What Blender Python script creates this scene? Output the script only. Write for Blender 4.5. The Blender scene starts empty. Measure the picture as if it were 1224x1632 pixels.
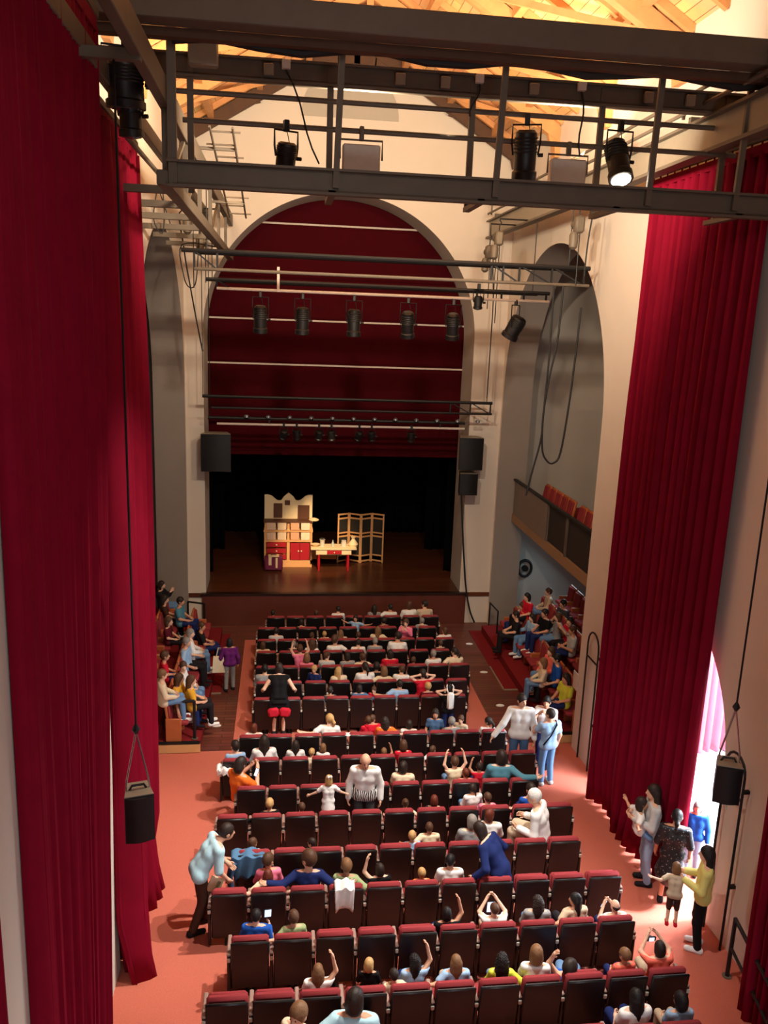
import bpy, bmesh, math, random
import numpy as np
from mathutils import Vector, Matrix
random.seed(7)
S = bpy.context.scene
COL = S.collection
PI = math.pi
# ------------------------------------------------------------------ camera
CAMH = 9.4
FPX = 1320.0
PW, PH = 1224, 1632
def cam_axes(vd=(450, 508), vv=(397, 6600)):
    d = np.array([vd[0]-PW/2, -(vd[1]-PH/2), -FPX]); d /= np.linalg.norm(d)
    v = np.array([vv[0]-PW/2, -(vv[1]-PH/2), -FPX]); v /= np.linalg.norm(v)
    up = -v; up -= d*np.dot(up, d); up /= np.linalg.norm(up)
    return np.array([np.cross(d, up), d, up])
RC = cam_axes()
cam = bpy.data.cameras.new('camera'); camo = bpy.data.objects.new('camera', cam); COL.objects.link(camo)
cam.sensor_fit = 'HORIZONTAL'; cam.sensor_width = 36; cam.lens = 36*FPX/PW
cam.clip_start = .05; cam.clip_end = 200
M4 = Matrix([list(RC[i])+[0] for i in range(3)]+[[0, 0, 0, 1]]); M4.translation = (0, 0, CAMH)
camo.matrix_world = M4
S.camera = camo
def ray(x, y): return RC @ np.array([x-PW/2, -(y-PH/2), -FPX])
def at_y(x, y, Y):
    w = ray(x, y); t = Y/w[1]; return Vector((w[0]*t, Y, CAMH+w[2]*t))
def at_z(x, y, Z):
    w = ray(x, y); t = (Z-CAMH)/w[2]; return Vector((w[0]*t, w[1]*t, Z))
def at_x(x, y, X):
    w = ray(x, y); t = X/w[0]; return Vector((X, w[1]*t, CAMH+w[2]*t))
def zfloor(Y): return .055*min(max(17.2-Y, 0), 12)
def on_floor(x, y):
    z = .2
    for _ in range(8):
        p = at_z(x, y, z); z = zfloor(p.y)
    return at_z(x, y, z)
# ------------------------------------------------------------------ light and exposure
S.view_settings.view_transform = 'Standard'; S.view_settings.look = 'None'
S.view_settings.gamma = 1; S.view_settings.use_curve_mapping = False
S.view_settings.exposure = 0.0
S.cycles.max_bounces = 6; S.cycles.diffuse_bounces = 4; S.cycles.glossy_bounces = 3; S.cycles.transmission_bounces = 3
S.cycles.sample_clamp_indirect = 6; S.cycles.use_denoising = True
W = bpy.data.worlds.new('world'); S.world = W; W.use_nodes = True
W.node_tree.nodes['Background'].inputs[0].default_value = (.85, .9, 1, 1)
W.node_tree.nodes['Background'].inputs[1].default_value = .35
def aim(o, p, q):
    o.location = p; d = Vector(q)-Vector(p); o.rotation_euler = d.to_track_quat('-Z', 'Y').to_euler()
def area(name, p, q, size, power, col, sy=None, spread=None):
    l = bpy.data.lights.new(name, 'AREA'); l.energy = power; l.color = col; l.size = size
    if sy: l.shape = 'RECTANGLE'; l.size_y = sy
    if spread: l.spread = spread
    o = bpy.data.objects.new(name, l); COL.objects.link(o); aim(o, p, q); return o
def spot(name, p, q, power, col, ang=60, blend=.5, r=.1):
    l = bpy.data.lights.new(name, 'SPOT'); l.energy = power; l.color = col; l.spot_size = math.radians(ang); l.spot_blend = blend; l.shadow_soft_size = r
    o = bpy.data.objects.new(name, l); COL.objects.link(o); aim(o, p, q); return o
WARM = (1, .72, .42); WARM2 = (1, .83, .62); NEUT = (1, .93, .84); COOL = (.8, .9, 1)
# floodlights on the gantry wash gable and roof
area('flood_light', (1.0, 11.9, 12.0), (1.2, 24, 15.9), .4, 560, WARM2)
area('flood_light', (3.85, 11.9, 12.0), (3.0, 22, 16.0), .4, 460, WARM2)
area('roof_light', (5.6, 16.5, 12.7), (3.0, 19, 16.5), .5, 330, WARM)
area('roof_light', (-1.6, 16.5, 12.7), (1.0, 20, 16.5), .5, 300, WARM)
# lamps on the gantry light the audience
spot('audience_light', (4.52, 11.38, 11.15), (-1.0, 11.2, 1.2), 5400, NEUT, 78, .6, .08)
spot('audience_light', (2.4, 8.6, 11.6), (2.3, 12.0, 0.4), 2300, NEUT, 62, .7, .1)
spot('audience_light', (2.2, 11.9, 12.2), (2.1, 20.5, 1.0), 2600, WARM2, 50, .8, .3)
# stage lamp
spot('stage_light', (1.62, 20.15, 8.95), (1.3, 27.6, 1.9), 5200, WARM, 19, .7, .08)
# daylight behind the doorway and under the balcony
area('door_daylight', (9.3, 12.4, 5.2), (7.4, 12.2, 0.2), 3.0, 1100, COOL)
area('door_daylight', (11.2, 12.5, 3.2), (6.0, 11.6, 0.4), 2.2, 1200, COOL)
area('balcony_window_light', (9.6, 24.6, 2.9), (8.2, 22, 1.2), .9, 60, (.55, .85, 1))
area('rear_fill_light', (.2, .6, 13.6), (2.6, 9, 7.0), 2.2, 110, NEUT)  # added soft fill above the camera, no lamp of the hall
area('rear_cool_fill', (2.6, -2.7, 5.2), (2.2, 8, 3.2), 2.6, 260, COOL)  # added cool fill before the rear wall, no window there
spot('audience_light', (3.22, 11.45, 11.2), (-2.1, 12.2, 3.0), 2300, NEUT, 40, .8, .1)  # extra beam added at an unlit spotlight to brighten the bench-side curtain
spot('door_daylight', (9.9, 10.75, 4.4), (5.75, 11.3, .35), 9000, COOL, 27, .6, .3)
spot('door_daylight', (9.6, 15.7, 4.0), (6.2, 15.1, .1), 900, COOL, 20, .6, .3)
# ------------------------------------------------------------------ materials
def lin(c):
    return tuple((x/255/12.92 if x/255 <= .04045 else ((x/255+.055)/1.055)**2.4) for x in c)+(1,)
MC = {}
def mat(name, c, rough=.6, metal=0, var=.12, scale=8, bump=.0, sheen=0, spec=.5, emit=0, coord='Object', coat=0):
    k = (name, tuple(c), rough, metal, var, scale, bump, sheen, emit)
    if k in MC: return MC[k]
    m = bpy.data.materials.new(name); m.use_nodes = True; n = m.node_tree.nodes; L = m.node_tree.links
    b = n['Principled BSDF']; col = lin(c)
    b.inputs['Roughness'].default_value = rough; b.inputs['Metallic'].default_value = metal
    b.inputs['Specular IOR Level'].default_value = spec
    if sheen: b.inputs['Sheen Weight'].default_value = sheen; b.inputs['Sheen Tint'].default_value = col; b.inputs['Sheen Roughness'].default_value = .4
    if coat: b.inputs['Coat Weight'].default_value = coat
    tc = n.new('ShaderNodeTexCoord'); no = n.new('ShaderNodeTexNoise'); no.inputs['Scale'].default_value = scale; no.inputs['Detail'].default_value = 4
    L.new(tc.outputs[coord], no.inputs['Vector'])
    mx = n.new('ShaderNodeMix'); mx.data_type = 'RGBA'; L.new(no.outputs['Fac'], mx.inputs['Factor'])
    mx.inputs['A'].default_value = tuple(x*(1-var) for x in col[:3])+(1,); mx.inputs['B'].default_value = tuple(min(x*(1+var), 1) for x in col[:3])+(1,)
    L.new(mx.outputs['Result'], b.inputs['Base Color'])
    if bump:
        bp = n.new('ShaderNodeBump'); bp.inputs['Strength'].default_value = bump; bp.inputs['Distance'].default_value = .02
        L.new(no.outputs['Fac'], bp.inputs['Height']); L.new(bp.outputs['Normal'], b.inputs['Normal'])
    if emit:
        b.inputs['Emission Color'].default_value = col; b.inputs['Emission Strength'].default_value = emit
    MC[k] = m; return m
def planks(name, c1, c2, along='Y', w=.12, rough=.4, length=2.2, gap=(20, 10, 6)):
    m = bpy.data.materials.new(name); m.use_nodes = True; n = m.node_tree.nodes; L = m.node_tree.links
    b = n['Principled BSDF']; b.inputs['Roughness'].default_value = rough
    tc = n.new('ShaderNodeTexCoord'); mp = n.new('ShaderNodeMapping'); L.new(tc.outputs['Object'], mp.inputs['Vector'])
    if along == 'Y': mp.inputs['Rotation'].default_value = (0, 0, PI/2)
    br = n.new('ShaderNodeTexBrick'); L.new(mp.outputs['Vector'], br.inputs['Vector'])
    br.inputs['Color1'].default_value = lin(c1); br.inputs['Color2'].default_value = lin(c2); br.inputs['Mortar'].default_value = lin(gap)
    br.inputs['Scale'].default_value = 1; br.inputs['Brick Width'].default_value = length; br.inputs['Row Height'].default_value = w; br.inputs['Mortar Size'].default_value = .006
    no = n.new('ShaderNodeTexNoise'); no.inputs['Scale'].default_value = 1.5; no.inputs['Detail'].default_value = 6; L.new(tc.outputs['Object'], no.inputs['Vector'])
    mx = n.new('ShaderNodeMix'); mx.data_type = 'RGBA'; mx.blend_type = 'MULTIPLY'; mx.inputs['Factor'].default_value = .6
    L.new(br.outputs['Color'], mx.inputs['A']); L.new(no.outputs['Color'], mx.inputs['B'])
    hs = n.new('ShaderNodeHueSaturation'); hs.inputs['Value'].default_value = 1.5; L.new(mx.outputs['Result'], hs.inputs['Color'])
    L.new(hs.outputs['Color'], b.inputs['Base Color']); return m
M = dict(
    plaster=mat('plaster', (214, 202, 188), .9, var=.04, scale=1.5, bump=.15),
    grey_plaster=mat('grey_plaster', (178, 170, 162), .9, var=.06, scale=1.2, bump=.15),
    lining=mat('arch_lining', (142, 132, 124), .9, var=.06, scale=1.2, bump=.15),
    carpet=mat('carpet', (190, 104, 86), .95, var=.14, scale=60, bump=.3, spec=.1),
    darkcarpet=mat('dark_carpet', (122, 32, 34), .95, var=.14, scale=60, bump=.3, spec=.1),
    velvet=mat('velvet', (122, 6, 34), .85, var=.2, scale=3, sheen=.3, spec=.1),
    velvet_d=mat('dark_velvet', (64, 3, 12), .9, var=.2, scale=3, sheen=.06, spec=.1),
    batten=mat('batten', (205, 190, 178), .7),
    black=mat('black_cloth', (9, 9, 11), .95, spec=.05),
    steel=mat('painted_steel', (104, 92, 78), .55, .2, var=.15, scale=5),
    steel_l=mat('pale_steel', (150, 138, 120), .5, .3, var=.1),
    dark=mat('dark_metal', (26, 25, 26), .5, .3),
    white=mat('white_metal', (215, 205, 190), .5),
    chrome=mat('chrome', (190, 190, 190), .25, .9),
    plastic=mat('black_plastic', (17, 14, 15), .42, var=.1),
    seat=mat('seat_cloth', (146, 56, 60), .9, var=.12, scale=40, sheen=.15, spec=.1),
    pad=mat('arm_pad', (150, 120, 108), .6),
    timber=mat('timber', (196, 140, 88), .7, var=.25, scale=4, bump=.2),
    timber_d=mat('dark_timber', (82, 54, 36), .75, var=.25, scale=4, bump=.2),
    boards=planks('roof_boards', (222, 176, 122), (208, 158, 104), 'Y', .18, .7, 3, (120, 80, 50)),
    wood=planks('stage_wood', (112, 60, 44), (92, 46, 34), 'X', .14, .42, 2.6),
    stagewood=planks('stage_boards', (96, 54, 34), (80, 42, 26), 'X', .16, .3, 3),
    front=mat('stage_front_wood', (92, 40, 28), .5, var=.2, scale=3),
    lightwood=mat('light_wood', (206, 158, 104), .6, var=.12, scale=5),
    orangewood=mat('orange_wood', (178, 96, 52), .5, var=.15, scale=5),
    bulb=mat('lit_lens', (255, 240, 215), .4, emit=35),
    rubber=mat('rubber', (20, 19, 18), .7),
    glass=mat('lens_glass', (40, 42, 50), .1, spec=.8),
)
CLC = {}
def cloth(c):
    return mat('cloth', c, .85, var=.1, scale=18, bump=.15, sheen=.1, spec=.15)
def skinm(c): return mat('skin', c, .55, var=.05, scale=10, spec=.3)
def hairm(c): return mat('hair', c, .55, var=.3, scale=50, bump=.3, spec=.35)
# ------------------------------------------------------------------ mesh builder
class MB:
    def __init__(s): s.v = []; s.f = []
    def add(s, vs, fs):
        k = len(s.v); s.v += [tuple(p) for p in vs]; s.f += [tuple(i+k for i in f) for f in fs]; return s
    def box(s, c, d, R=None, b=0):
        x, y, z = (q/2 for q in d); c = Vector(c)
        if b:
            b = min(b, x*.9, y*.9, z*.9); vs = []; idx = {}
            for sx in (-1, 1):
                for sy in (-1, 1):
                    for sz in (-1, 1):
                        for a in range(3):
                            q = [sx*x, sy*y, sz*z]
                            for k in range(3):
                                if k != a: q[k] -= math.copysign(b, q[k])
                            idx[sx, sy, sz, a] = len(vs); vs.append(Vector(q))
            fs = []
            for a in range(3):
                o = [k for k in range(3) if k != a]
                for sg in (-1, 1):
                    f = []
                    for u, w in ((-1, -1), (1, -1), (1, 1), (-1, 1)):
                        t = [0, 0, 0]; t[a] = sg; t[o[0]] = u; t[o[1]] = w; f.append(idx[t[0], t[1], t[2], a])
                    fs.append(f)
                for u in (-1, 1):
                    for w in (-1, 1):
                        f = []
                        for e, ax in ((-1, o[0]), (-1, o[1]), (1, o[1]), (1, o[0])):
                            t = [0, 0, 0]; t[a] = e; t[o[0]] = u; t[o[1]] = w; f.append(idx[t[0], t[1], t[2], ax])
                        fs.append(f)
            for sx in (-1, 1):
                for sy in (-1, 1):
                    for sz in (-1, 1): fs.append([idx[sx, sy, sz, a] for a in range(3)])
        else:
            vs = [Vector((sx*x, sy*y, sz*z)) for sx in (-1, 1) for sy in (-1, 1) for sz in (-1, 1)]
            fs = [(0, 1, 3, 2), (4, 6, 7, 5), (0, 4, 5, 1), (2, 3, 7, 6), (0, 2, 6, 4), (1, 5, 7, 3)]
        if R is not None: vs = [R @ v for v in vs]
        return s.add([v+c for v in vs], fs)
    def bar(s, p, q, w, h, up=(0, 0, 1), b=0):
        p, q = Vector(p), Vector(q); d = (q-p); L = d.length; d.normalize(); u = Vector(up)
        if abs(d.dot(u)) > .98: u = Vector((0, 1, 0))
        r = d.cross(u).normalized(); u = r.cross(d)
        R = Matrix((r, d, u)).transposed()
        return s.box((p+q)/2, (w, L, h), R, b)
    def tube(s, pts, r, n=8, cap=True):
        pts = [Vector(p) for p in pts]; rs = r if isinstance(r, (list, tuple)) else [r]*len(pts)
        k = len(s.v); up = None
        for i, p in enumerate(pts):
            d = (pts[min(i+1, len(pts)-1)]-pts[max(i-1, 0)]).normalized()
            if up is None:
                up = Vector((0, 0, 1)) if abs(d.z) < .9 else Vector((1, 0, 0))
            a = d.cross(up).normalized(); up = a.cross(d).normalized()
            for j in range(n):
                t = 2*PI*j/n; s.v.append(tuple(p+(a*math.cos(t)+up*math.sin(t))*rs[i]))
        for i in range(len(pts)-1):
            for j in range(n):
                s.f.append((k+i*n+j, k+i*n+(j+1) % n, k+(i+1)*n+(j+1) % n, k+(i+1)*n+j))
        if cap:
            s.f.append(tuple(k+j for j in reversed(range(n)))); s.f.append(tuple(k+(len(pts)-1)*n+j for j in range(n)))
        return s
    def lathe(s, prof, c=(0, 0, 0), n=16, R=None):
        vs = []; fs = []
        for r, z in prof:
            for j in range(n): vs.append(Vector((r*math.cos(2*PI*j/n), r*math.sin(2*PI*j/n), z)))
        for i in range(len(prof)-1):
            for j in range(n): fs.append((i*n+j, i*n+(j+1) % n, (i+1)*n+(j+1) % n, (i+1)*n+j))
        fs.append(tuple(reversed(range(n)))); fs.append(tuple((len(prof)-1)*n+j for j in range(n)))
        if R is not None: vs = [R @ v for v in vs]
        return s.add([v+Vector(c) for v in vs], fs)
    def prism(s, poly, y0, y1, plane='XZ'):
        n = len(poly)
        f = {'XZ': lambda a, b, t: (a, t, b), 'YZ': lambda a, b, t: (t, a, b), 'XY': lambda a, b, t: (a, b, t)}[plane]
        vs = [f(a, b, y0) for a, b in poly]+[f(a, b, y1) for a, b in poly]
        fs = [tuple(range(n)), tuple(reversed(range(n, 2*n)))]+[(i, i+n, (i+1) % n+n, (i+1) % n) for i in range(n)]
        return s.add(vs, fs)
    def mesh(s, name, m, smooth=True):
        me = bpy.data.meshes.new(name); me.from_pydata(s.v, [], s.f); me.validate()
        bm = bmesh.new(); bm.from_mesh(me); bmesh.ops.recalc_face_normals(bm, faces=bm.faces); bm.to_mesh(me); bm.free()
        if smooth:
            me.shade_smooth(); me.set_sharp_from_angle(angle=math.radians(38))
        me.materials.append(m); return me
def link(name, data, parent=None, loc=None, rot=None):
    o = bpy.data.objects.new(name, data); COL.objects.link(o)
    if parent: o.parent = parent
    if loc is not None: o.location = loc
    if rot is not None: o.rotation_euler = rot
    return o
def obj(name, mb, m, parent=None, smooth=True): return link(name, mb.mesh(name, m, smooth), parent)
LABELS = {}
def tag(o, label=None, cat=None, group=None, kind=None):
    if label: o['label'] = label
    if cat: o['category'] = cat
    if group: o['group'] = group
    if kind: o['kind'] = kind
    return o
def thing(name, label, cat, loc=(0, 0, 0), rz=0, group=None):
    o = link(name, None, None, loc, (0, 0, rz)); o.empty_display_size = .1
    return tag(o, label, cat, group)
def struct(name, mb, m, smooth=False, parent=None):
    o = obj(name, mb, m, parent, smooth)
    if not parent: o['kind'] = 'structure'
    return o
def single(name, mb, m, label, cat, group=None, smooth=True): return tag(obj(name, mb, m, None, smooth), label, cat, group)
def copy_tree(o, parent=None):
    c = o.copy(); COL.objects.link(c)
    if parent: c.parent = parent
    for ch in list(o.children): copy_tree(ch, c)
    return c
ORD = 'front second third fourth fifth sixth seventh eighth ninth tenth eleventh twelfth thirteenth fourteenth fifteenth sixteenth seventeenth eighteenth nineteenth twentieth'.split()
def nth(i): return 'first' if i == 0 else ORD[i]
DBG_ON = False
# ------------------------------------------------------------------ room shell
XL, XR, YE, XC = -2.8, 6.7, 24.9, 1.95
def roofz(x): return 17.15-.596*abs(x-XC)
def arch_wall(u0, u1, top, holes, t0, t1, axis, base=0, n=260):
    """wall slab between t0 and t1 (thickness) over u, with arched holes (centre, radius, spring, base)"""
    us = set(np.linspace(u0, u1, n))
    for c, r, sp, bs in holes: us |= set(c-r*math.cos(k*PI/48) for k in range(49))
    us = sorted(u for u in us if u0 <= u <= u1)
    mb = MB(); rv = MB(); P = (lambda u, t, z: (t, u, z)) if axis == 'Y' else (lambda u, t, z: (u, t, z))
    for a, b in zip(us[:-1], us[1:]):
        if b-a < 1e-7: continue
        m = (a+b)/2; hole = next((h for h in holes if h[0]-h[1] < m < h[0]+h[1]), None)
        arc = lambda u: hole[2]+math.sqrt(max(hole[1]**2-(u-hole[0])**2, 0)) if hole else base
        la, lb, ta, tb = arc(a), arc(b), top(a), top(b)
        vs = [P(a, t0, la), P(b, t0, lb), P(b, t0, tb), P(a, t0, ta), P(a, t1, la), P(b, t1, lb), P(b, t1, tb), P(a, t1, ta)]
        mb.add(vs, [(0, 1, 2, 3), (7, 6, 5, 4), (3, 2, 6, 7)])
        (rv if hole else mb).add(vs, [(0, 4, 5, 1)])
    for u in (u0, u1):
        mb.add([P(u, t0, base), P(u, t1, base), P(u, t1, top(u)), P(u, t0, top(u))], [(0, 1, 2, 3)])
    for c, r, sp, bs in holes:
        for u in (c-r, c+r): rv.add([P(u, t0, base), P(u, t1, base), P(u, t1, sp), P(u, t0, sp)], [(0, 1, 2, 3)])
    return mb, rv
def wall_with_arches(name, args, m, m2):
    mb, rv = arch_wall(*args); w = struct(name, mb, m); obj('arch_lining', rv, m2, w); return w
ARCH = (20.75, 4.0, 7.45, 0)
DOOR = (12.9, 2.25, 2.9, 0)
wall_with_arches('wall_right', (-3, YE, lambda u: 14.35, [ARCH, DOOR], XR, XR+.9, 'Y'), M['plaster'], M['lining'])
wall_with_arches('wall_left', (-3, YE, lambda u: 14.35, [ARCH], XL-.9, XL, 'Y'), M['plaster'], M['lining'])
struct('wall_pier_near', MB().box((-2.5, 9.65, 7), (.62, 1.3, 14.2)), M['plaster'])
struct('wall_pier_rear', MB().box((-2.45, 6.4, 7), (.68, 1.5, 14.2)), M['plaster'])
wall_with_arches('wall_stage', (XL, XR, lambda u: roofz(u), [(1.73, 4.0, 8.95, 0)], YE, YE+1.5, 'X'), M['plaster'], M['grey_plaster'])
struct('wall_rear', MB().box((XC, -3.1, 8.6), (XR-XL+1.8, .2, 17.4)), M['plaster'])
# blind niche in the gable, a flat plate with recess shade in its colour
nb = MB(); pts = [(1.83+1.36*math.cos(a), 14.9+1.36*math.sin(a)) for a in np.linspace(0, PI, 25)]
nb.prism(pts, YE-.01, YE-.035)
struct('trim_1', nb, mat('niche_shaded_plaster', (176, 168, 156), .9, var=.03))
# recess chapels behind the side arches
def recess(side):
    s = 1 if side == 'right' else -1
    x0 = XR+.9 if s > 0 else XL-.9; x1 = x0+s*3.4
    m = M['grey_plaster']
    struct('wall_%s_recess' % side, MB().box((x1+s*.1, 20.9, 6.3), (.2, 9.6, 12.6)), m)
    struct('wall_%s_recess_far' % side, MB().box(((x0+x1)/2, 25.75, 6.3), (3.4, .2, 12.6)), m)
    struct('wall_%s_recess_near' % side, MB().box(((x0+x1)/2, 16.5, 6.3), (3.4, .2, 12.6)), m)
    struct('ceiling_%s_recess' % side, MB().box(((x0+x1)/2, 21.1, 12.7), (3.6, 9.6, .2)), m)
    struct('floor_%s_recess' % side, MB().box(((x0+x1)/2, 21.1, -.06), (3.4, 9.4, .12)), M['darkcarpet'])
    return x0, x1
recess('right'); recess('left')
# floors
struct('floor', MB().box((XC, 21.0, -.1), (11.3, 8.0, .2)), M['wood'])
fb = MB(); ys = [17.0, 16.0, 15, 14, 13, 12, 11, 10, 9, 8, 7, 6, 5, -3.0]
for a, b in zip(ys[:-1], ys[1:]):
    fb.add([(-3.7, a, zfloor(a)), (7.6, a, zfloor(a)), (7.6, b, zfloor(b)), (-3.7, b, zfloor(b))], [(0, 1, 2, 3)])
fb.box((XC, 7, -.3), (11.3, 20, .2))
struct('floor_carpet', fb, M['carpet'])
cb = MB().box((2.05, 20.2, .006), (6.15, 6.7, .012))
struct('floor_carpet_block', cb, M['carpet'])
cp = MB().box((6.4, 22.0, .006), (.95, 4.3, .012)); struct('floor_carpet_side', cp, M['darkcarpet'])
cp = MB().box((-2.1, 22.0, .006), (1.25, 4.1, .012)); struct('floor_carpet_aisle', cp, M['darkcarpet'])
# metal edge strips of the side carpets
struct('trim_2', MB().box((-2.1, 19.93, .012), (1.25, .05, .024)), M['steel_l'])
e = MB().box((6.4, 19.83, .012), (.95, .05, .024)).box((5.92, 20.6, .012), (.04, 1.5, .024)); struct('trim_3', e, M['steel_l'])
# roof
rb = MB()
for s in (-1, 1):
    xe = XC+s*5.1; n = Vector((s*.596, 0, 1)).normalized()
    a = [(XC, -3.1, 17.2), (xe, -3.1, 17.2-.596*5.1), (xe, 25.4, 17.2-.596*5.1), (XC, 25.4, 17.2)]
    rb.add(a+[tuple(Vector(p)+n*.15) for p in a], [(0, 1, 2, 3), (7, 6, 5, 4), (0, 4, 5, 1), (1, 5, 6, 2), (2, 6, 7, 3), (3, 7, 4, 0)])
struct('ceiling', rb, M['boards'])
# lobby beyond the doorway
lw = mat('lobby_plaster', (235, 235, 235), .9, var=.02)
struct('floor_lobby', MB().box((10.2, 12.4, -.02+zfloor(12)), (5.2, 7.6, .1)), mat('lobby_tiles', (225, 228, 232), .6, var=.04))
struct('wall_lobby_side', MB().box((12.9, 12.4, 3), (.2, 7.8, 6.2)), lw)
struct('wall_lobby_far', MB().box((10.2, 16.3, 3), (5.4, .15, 6.2)), lw)
struct('wall_lobby_near', MB().box((10.2, 8.5, 3), (5.4, .2, 6.2)), lw)
struct('ceiling_lobby', MB().box((10.2, 12.4, 6.2), (5.6, 8, .2)), lw)
# roof timbers: each truss is one thing with its members as parts
def truss(y, label, mtl, group):
    t = thing('roof_truss', label, 'roof truss', (XC, y, 14.2), 0, group)
    for s in (-1, 1):
        b = MB().bar((s*4.75, 0, 17.05-.596*4.75-14.2-.2), (0, 0, 17.05-14.2-.2), .2, .3); obj('rafter', b, mtl, t)
        pts = []
        for k in range(15):
            a = PI/2*k/14
            pts.append((s*4.7*math.cos(a), 0, -.7+2.85*math.sin(a)))
        c = MB()
        for p, q in zip(pts[:-1], pts[1:]): c.bar(p, Vector(q)+(Vector(q)-Vector(p))*.06, .16, .32, up=(0, 1, 0) if abs(q[0]-p[0]) < .01 else (0, 0, 1))
        obj('arched_brace', c, mtl, t)
        obj('strut', MB().bar((s*2.6, 0, .95), (s*3.3, 0, 17.05-.596*3.3-14.2-.1), .12, .16), mtl, t)
        obj('strut', MB().bar((s*1.2, 0, 1.85), (s*1.0, 0, 17.05-.596*1.0-14.2-.1), .12, .16), mtl, t)
    obj('king_post', MB().bar((0, 0, 1.9), (0, 0, 2.9), .16, .16, up=(0, 1, 0)), mtl, t)
    return t
truss(24.55, 'dark arched timber truss against the white gable wall', M['timber_d'], 'roof trusses')
for i, (y, w) in enumerate(((21.2, 'next to the dark truss at the gable wall'), (17.9, 'second out from the dark gable truss'), (14.6, 'third out from the dark gable truss, over the gantry'))):
    truss(y, 'honey coloured arched timber truss, '+w, M['timber'], 'roof trusses')
for s in (-1, 1):
    side = 'doorway' if s > 0 else 'blind'
    for k, u in enumerate((1.3, 2.6, 3.9)):
        x = XC+s*u; z = 17.15-.596*u-.13
        single('purlin', MB().box((x, 11.2, z), (.16, 27.4, .22)), M['timber'], 'long roof purlin on the %s slope, %s down from the ridge' % ('doorway wall' if s > 0 else 'far curtain wall', nth(k)), 'roof beam', 'roof purlins')
    k = 0
    for y in np.arange(13.3, 24.4, 1.1):
        b = MB().bar((XC+s*.1, y, 17.05), (XC+s*4.75, y, 17.05-.596*4.65), .1, .14)
        single('common_rafter', b, M['timber'], 'thin roof rafter on the %s slope, %s back from the gable' % ('doorway wall' if s > 0 else 'far curtain wall', nth(int(round((24.3-y)/1.1)))), 'rafter', 'roof rafters'); k += 1
    # diagonal wind braces between trusses
    for k, (ya, yb) in enumerate(((14.6, 17.9), (17.9, 21.2), (21.2, 24.5))):
        b = MB().bar((XC+s*4.2, ya, 17.0-.596*4.2-.28), (XC+s*1.4, yb, 17.0-.596*1.4-.28), .14, .12)
        w = ('between gantry and middle truss', 'in the middle bay', 'in the bay at the gable')[k]
        g = 'doorway wall' if s > 0 else 'far curtain wall'
        single('wind_brace', b, M['timber'], 'diagonal roof brace %s, %s slope' % (w, g), 'brace', 'roof braces')
single('ridge_beam', MB().box((XC, 11.2, 17.0), (.18, 27.4, .28)), M['timber'], 'ridge beam along the top of the timber roof', 'roof beam')
# ------------------------------------------------------------------ stage
SZ = 1.04
struct('floor_stage', MB().box((1.73, 29.0, SZ-.06), (11.4, 8.3, .12)), M['stagewood'])
struct('trim_4', MB().box((1.77, 24.86, SZ/2-.03), (8.3, .12, SZ-.06)), M['front'])
struct('trim_5', MB().box((1.77, 24.86, SZ-.02), (8.36, .2, .06)), mat('stage_lip', (40, 20, 14), .4))
struct('wall_stage_box', MB().box((1.73, 33.2, 6), (12, .1, 16)).box((-4.1, 29.2, 6), (.1, 8, 16)).box((7.6, 29.2, 6), (.1, 8, 16)).box((1.73, 29.2, 14.0), (12, 8, .1)), M['black'])
def fold_grid(t0, t1, b0, b1, folds, amp, seed=0, nv=26, hem=.0, fray=0.0, umin=0, umax=1, per=9):
    rnd = random.Random(seed); t0, t1, b0, b1 = map(Vector, (t0, t1, b0, b1))
    ph = [rnd.uniform(-.6, .6) for _ in range(folds+3)]; am = [rnd.uniform(.6, 1.3) for _ in range(folds+3)]
    nu = max(4, int(folds*per*(umax-umin))); vs = []; fs = []
    d = (t1-t0); nrm = Vector((-d.y, d.x, 0)).normalized(); al = d.normalized()
    for j in range(nv+1):
        v = j/nv
        for i in range(nu+1):
            u = umin+(umax-umin)*i/nu; k = u*folds; i0 = int(k); fr = k-i0
            a = am[i0]*(1-fr)+am[i0+1]*fr; p = ph[i0]*(1-fr)+ph[i0+1]*fr
            w = math.sin(2*PI*k+p+.35*math.sin(3*v+p*5))+.3*math.sin(4*PI*k+2*p+v)
            A = amp*a*(.55+.45*min(v*3, 1))*(1+.25*v)
            q = (t0.lerp(t1, u)).lerp(b0.lerp(b1, u), v)
            q = q+nrm*A*w+al*(amp*.35*math.cos(2*PI*k+p))
            if fray and v > .93: q = q+nrm*fray*(v-.93)/.07*math.sin(9*u+seed)
            if hem and j == nv: q.z += hem*math.sin(5*u*folds/6+seed)
            vs.append(q)
    n1 = nu+1
    for j in range(nv):
        for i in range(nu): fs.append((j*n1+i, j*n1+i+1, (j+1)*n1+i+1, (j+1)*n1+i))
    return MB().add(vs, fs)
def drape(name, mb, m, parent, th=.012):
    o = obj(name, mb, m, parent); o.data.shade_smooth()
    md = o.modifiers.new('thickness', 'SOLIDIFY'); md.thickness = th
    return o
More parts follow.
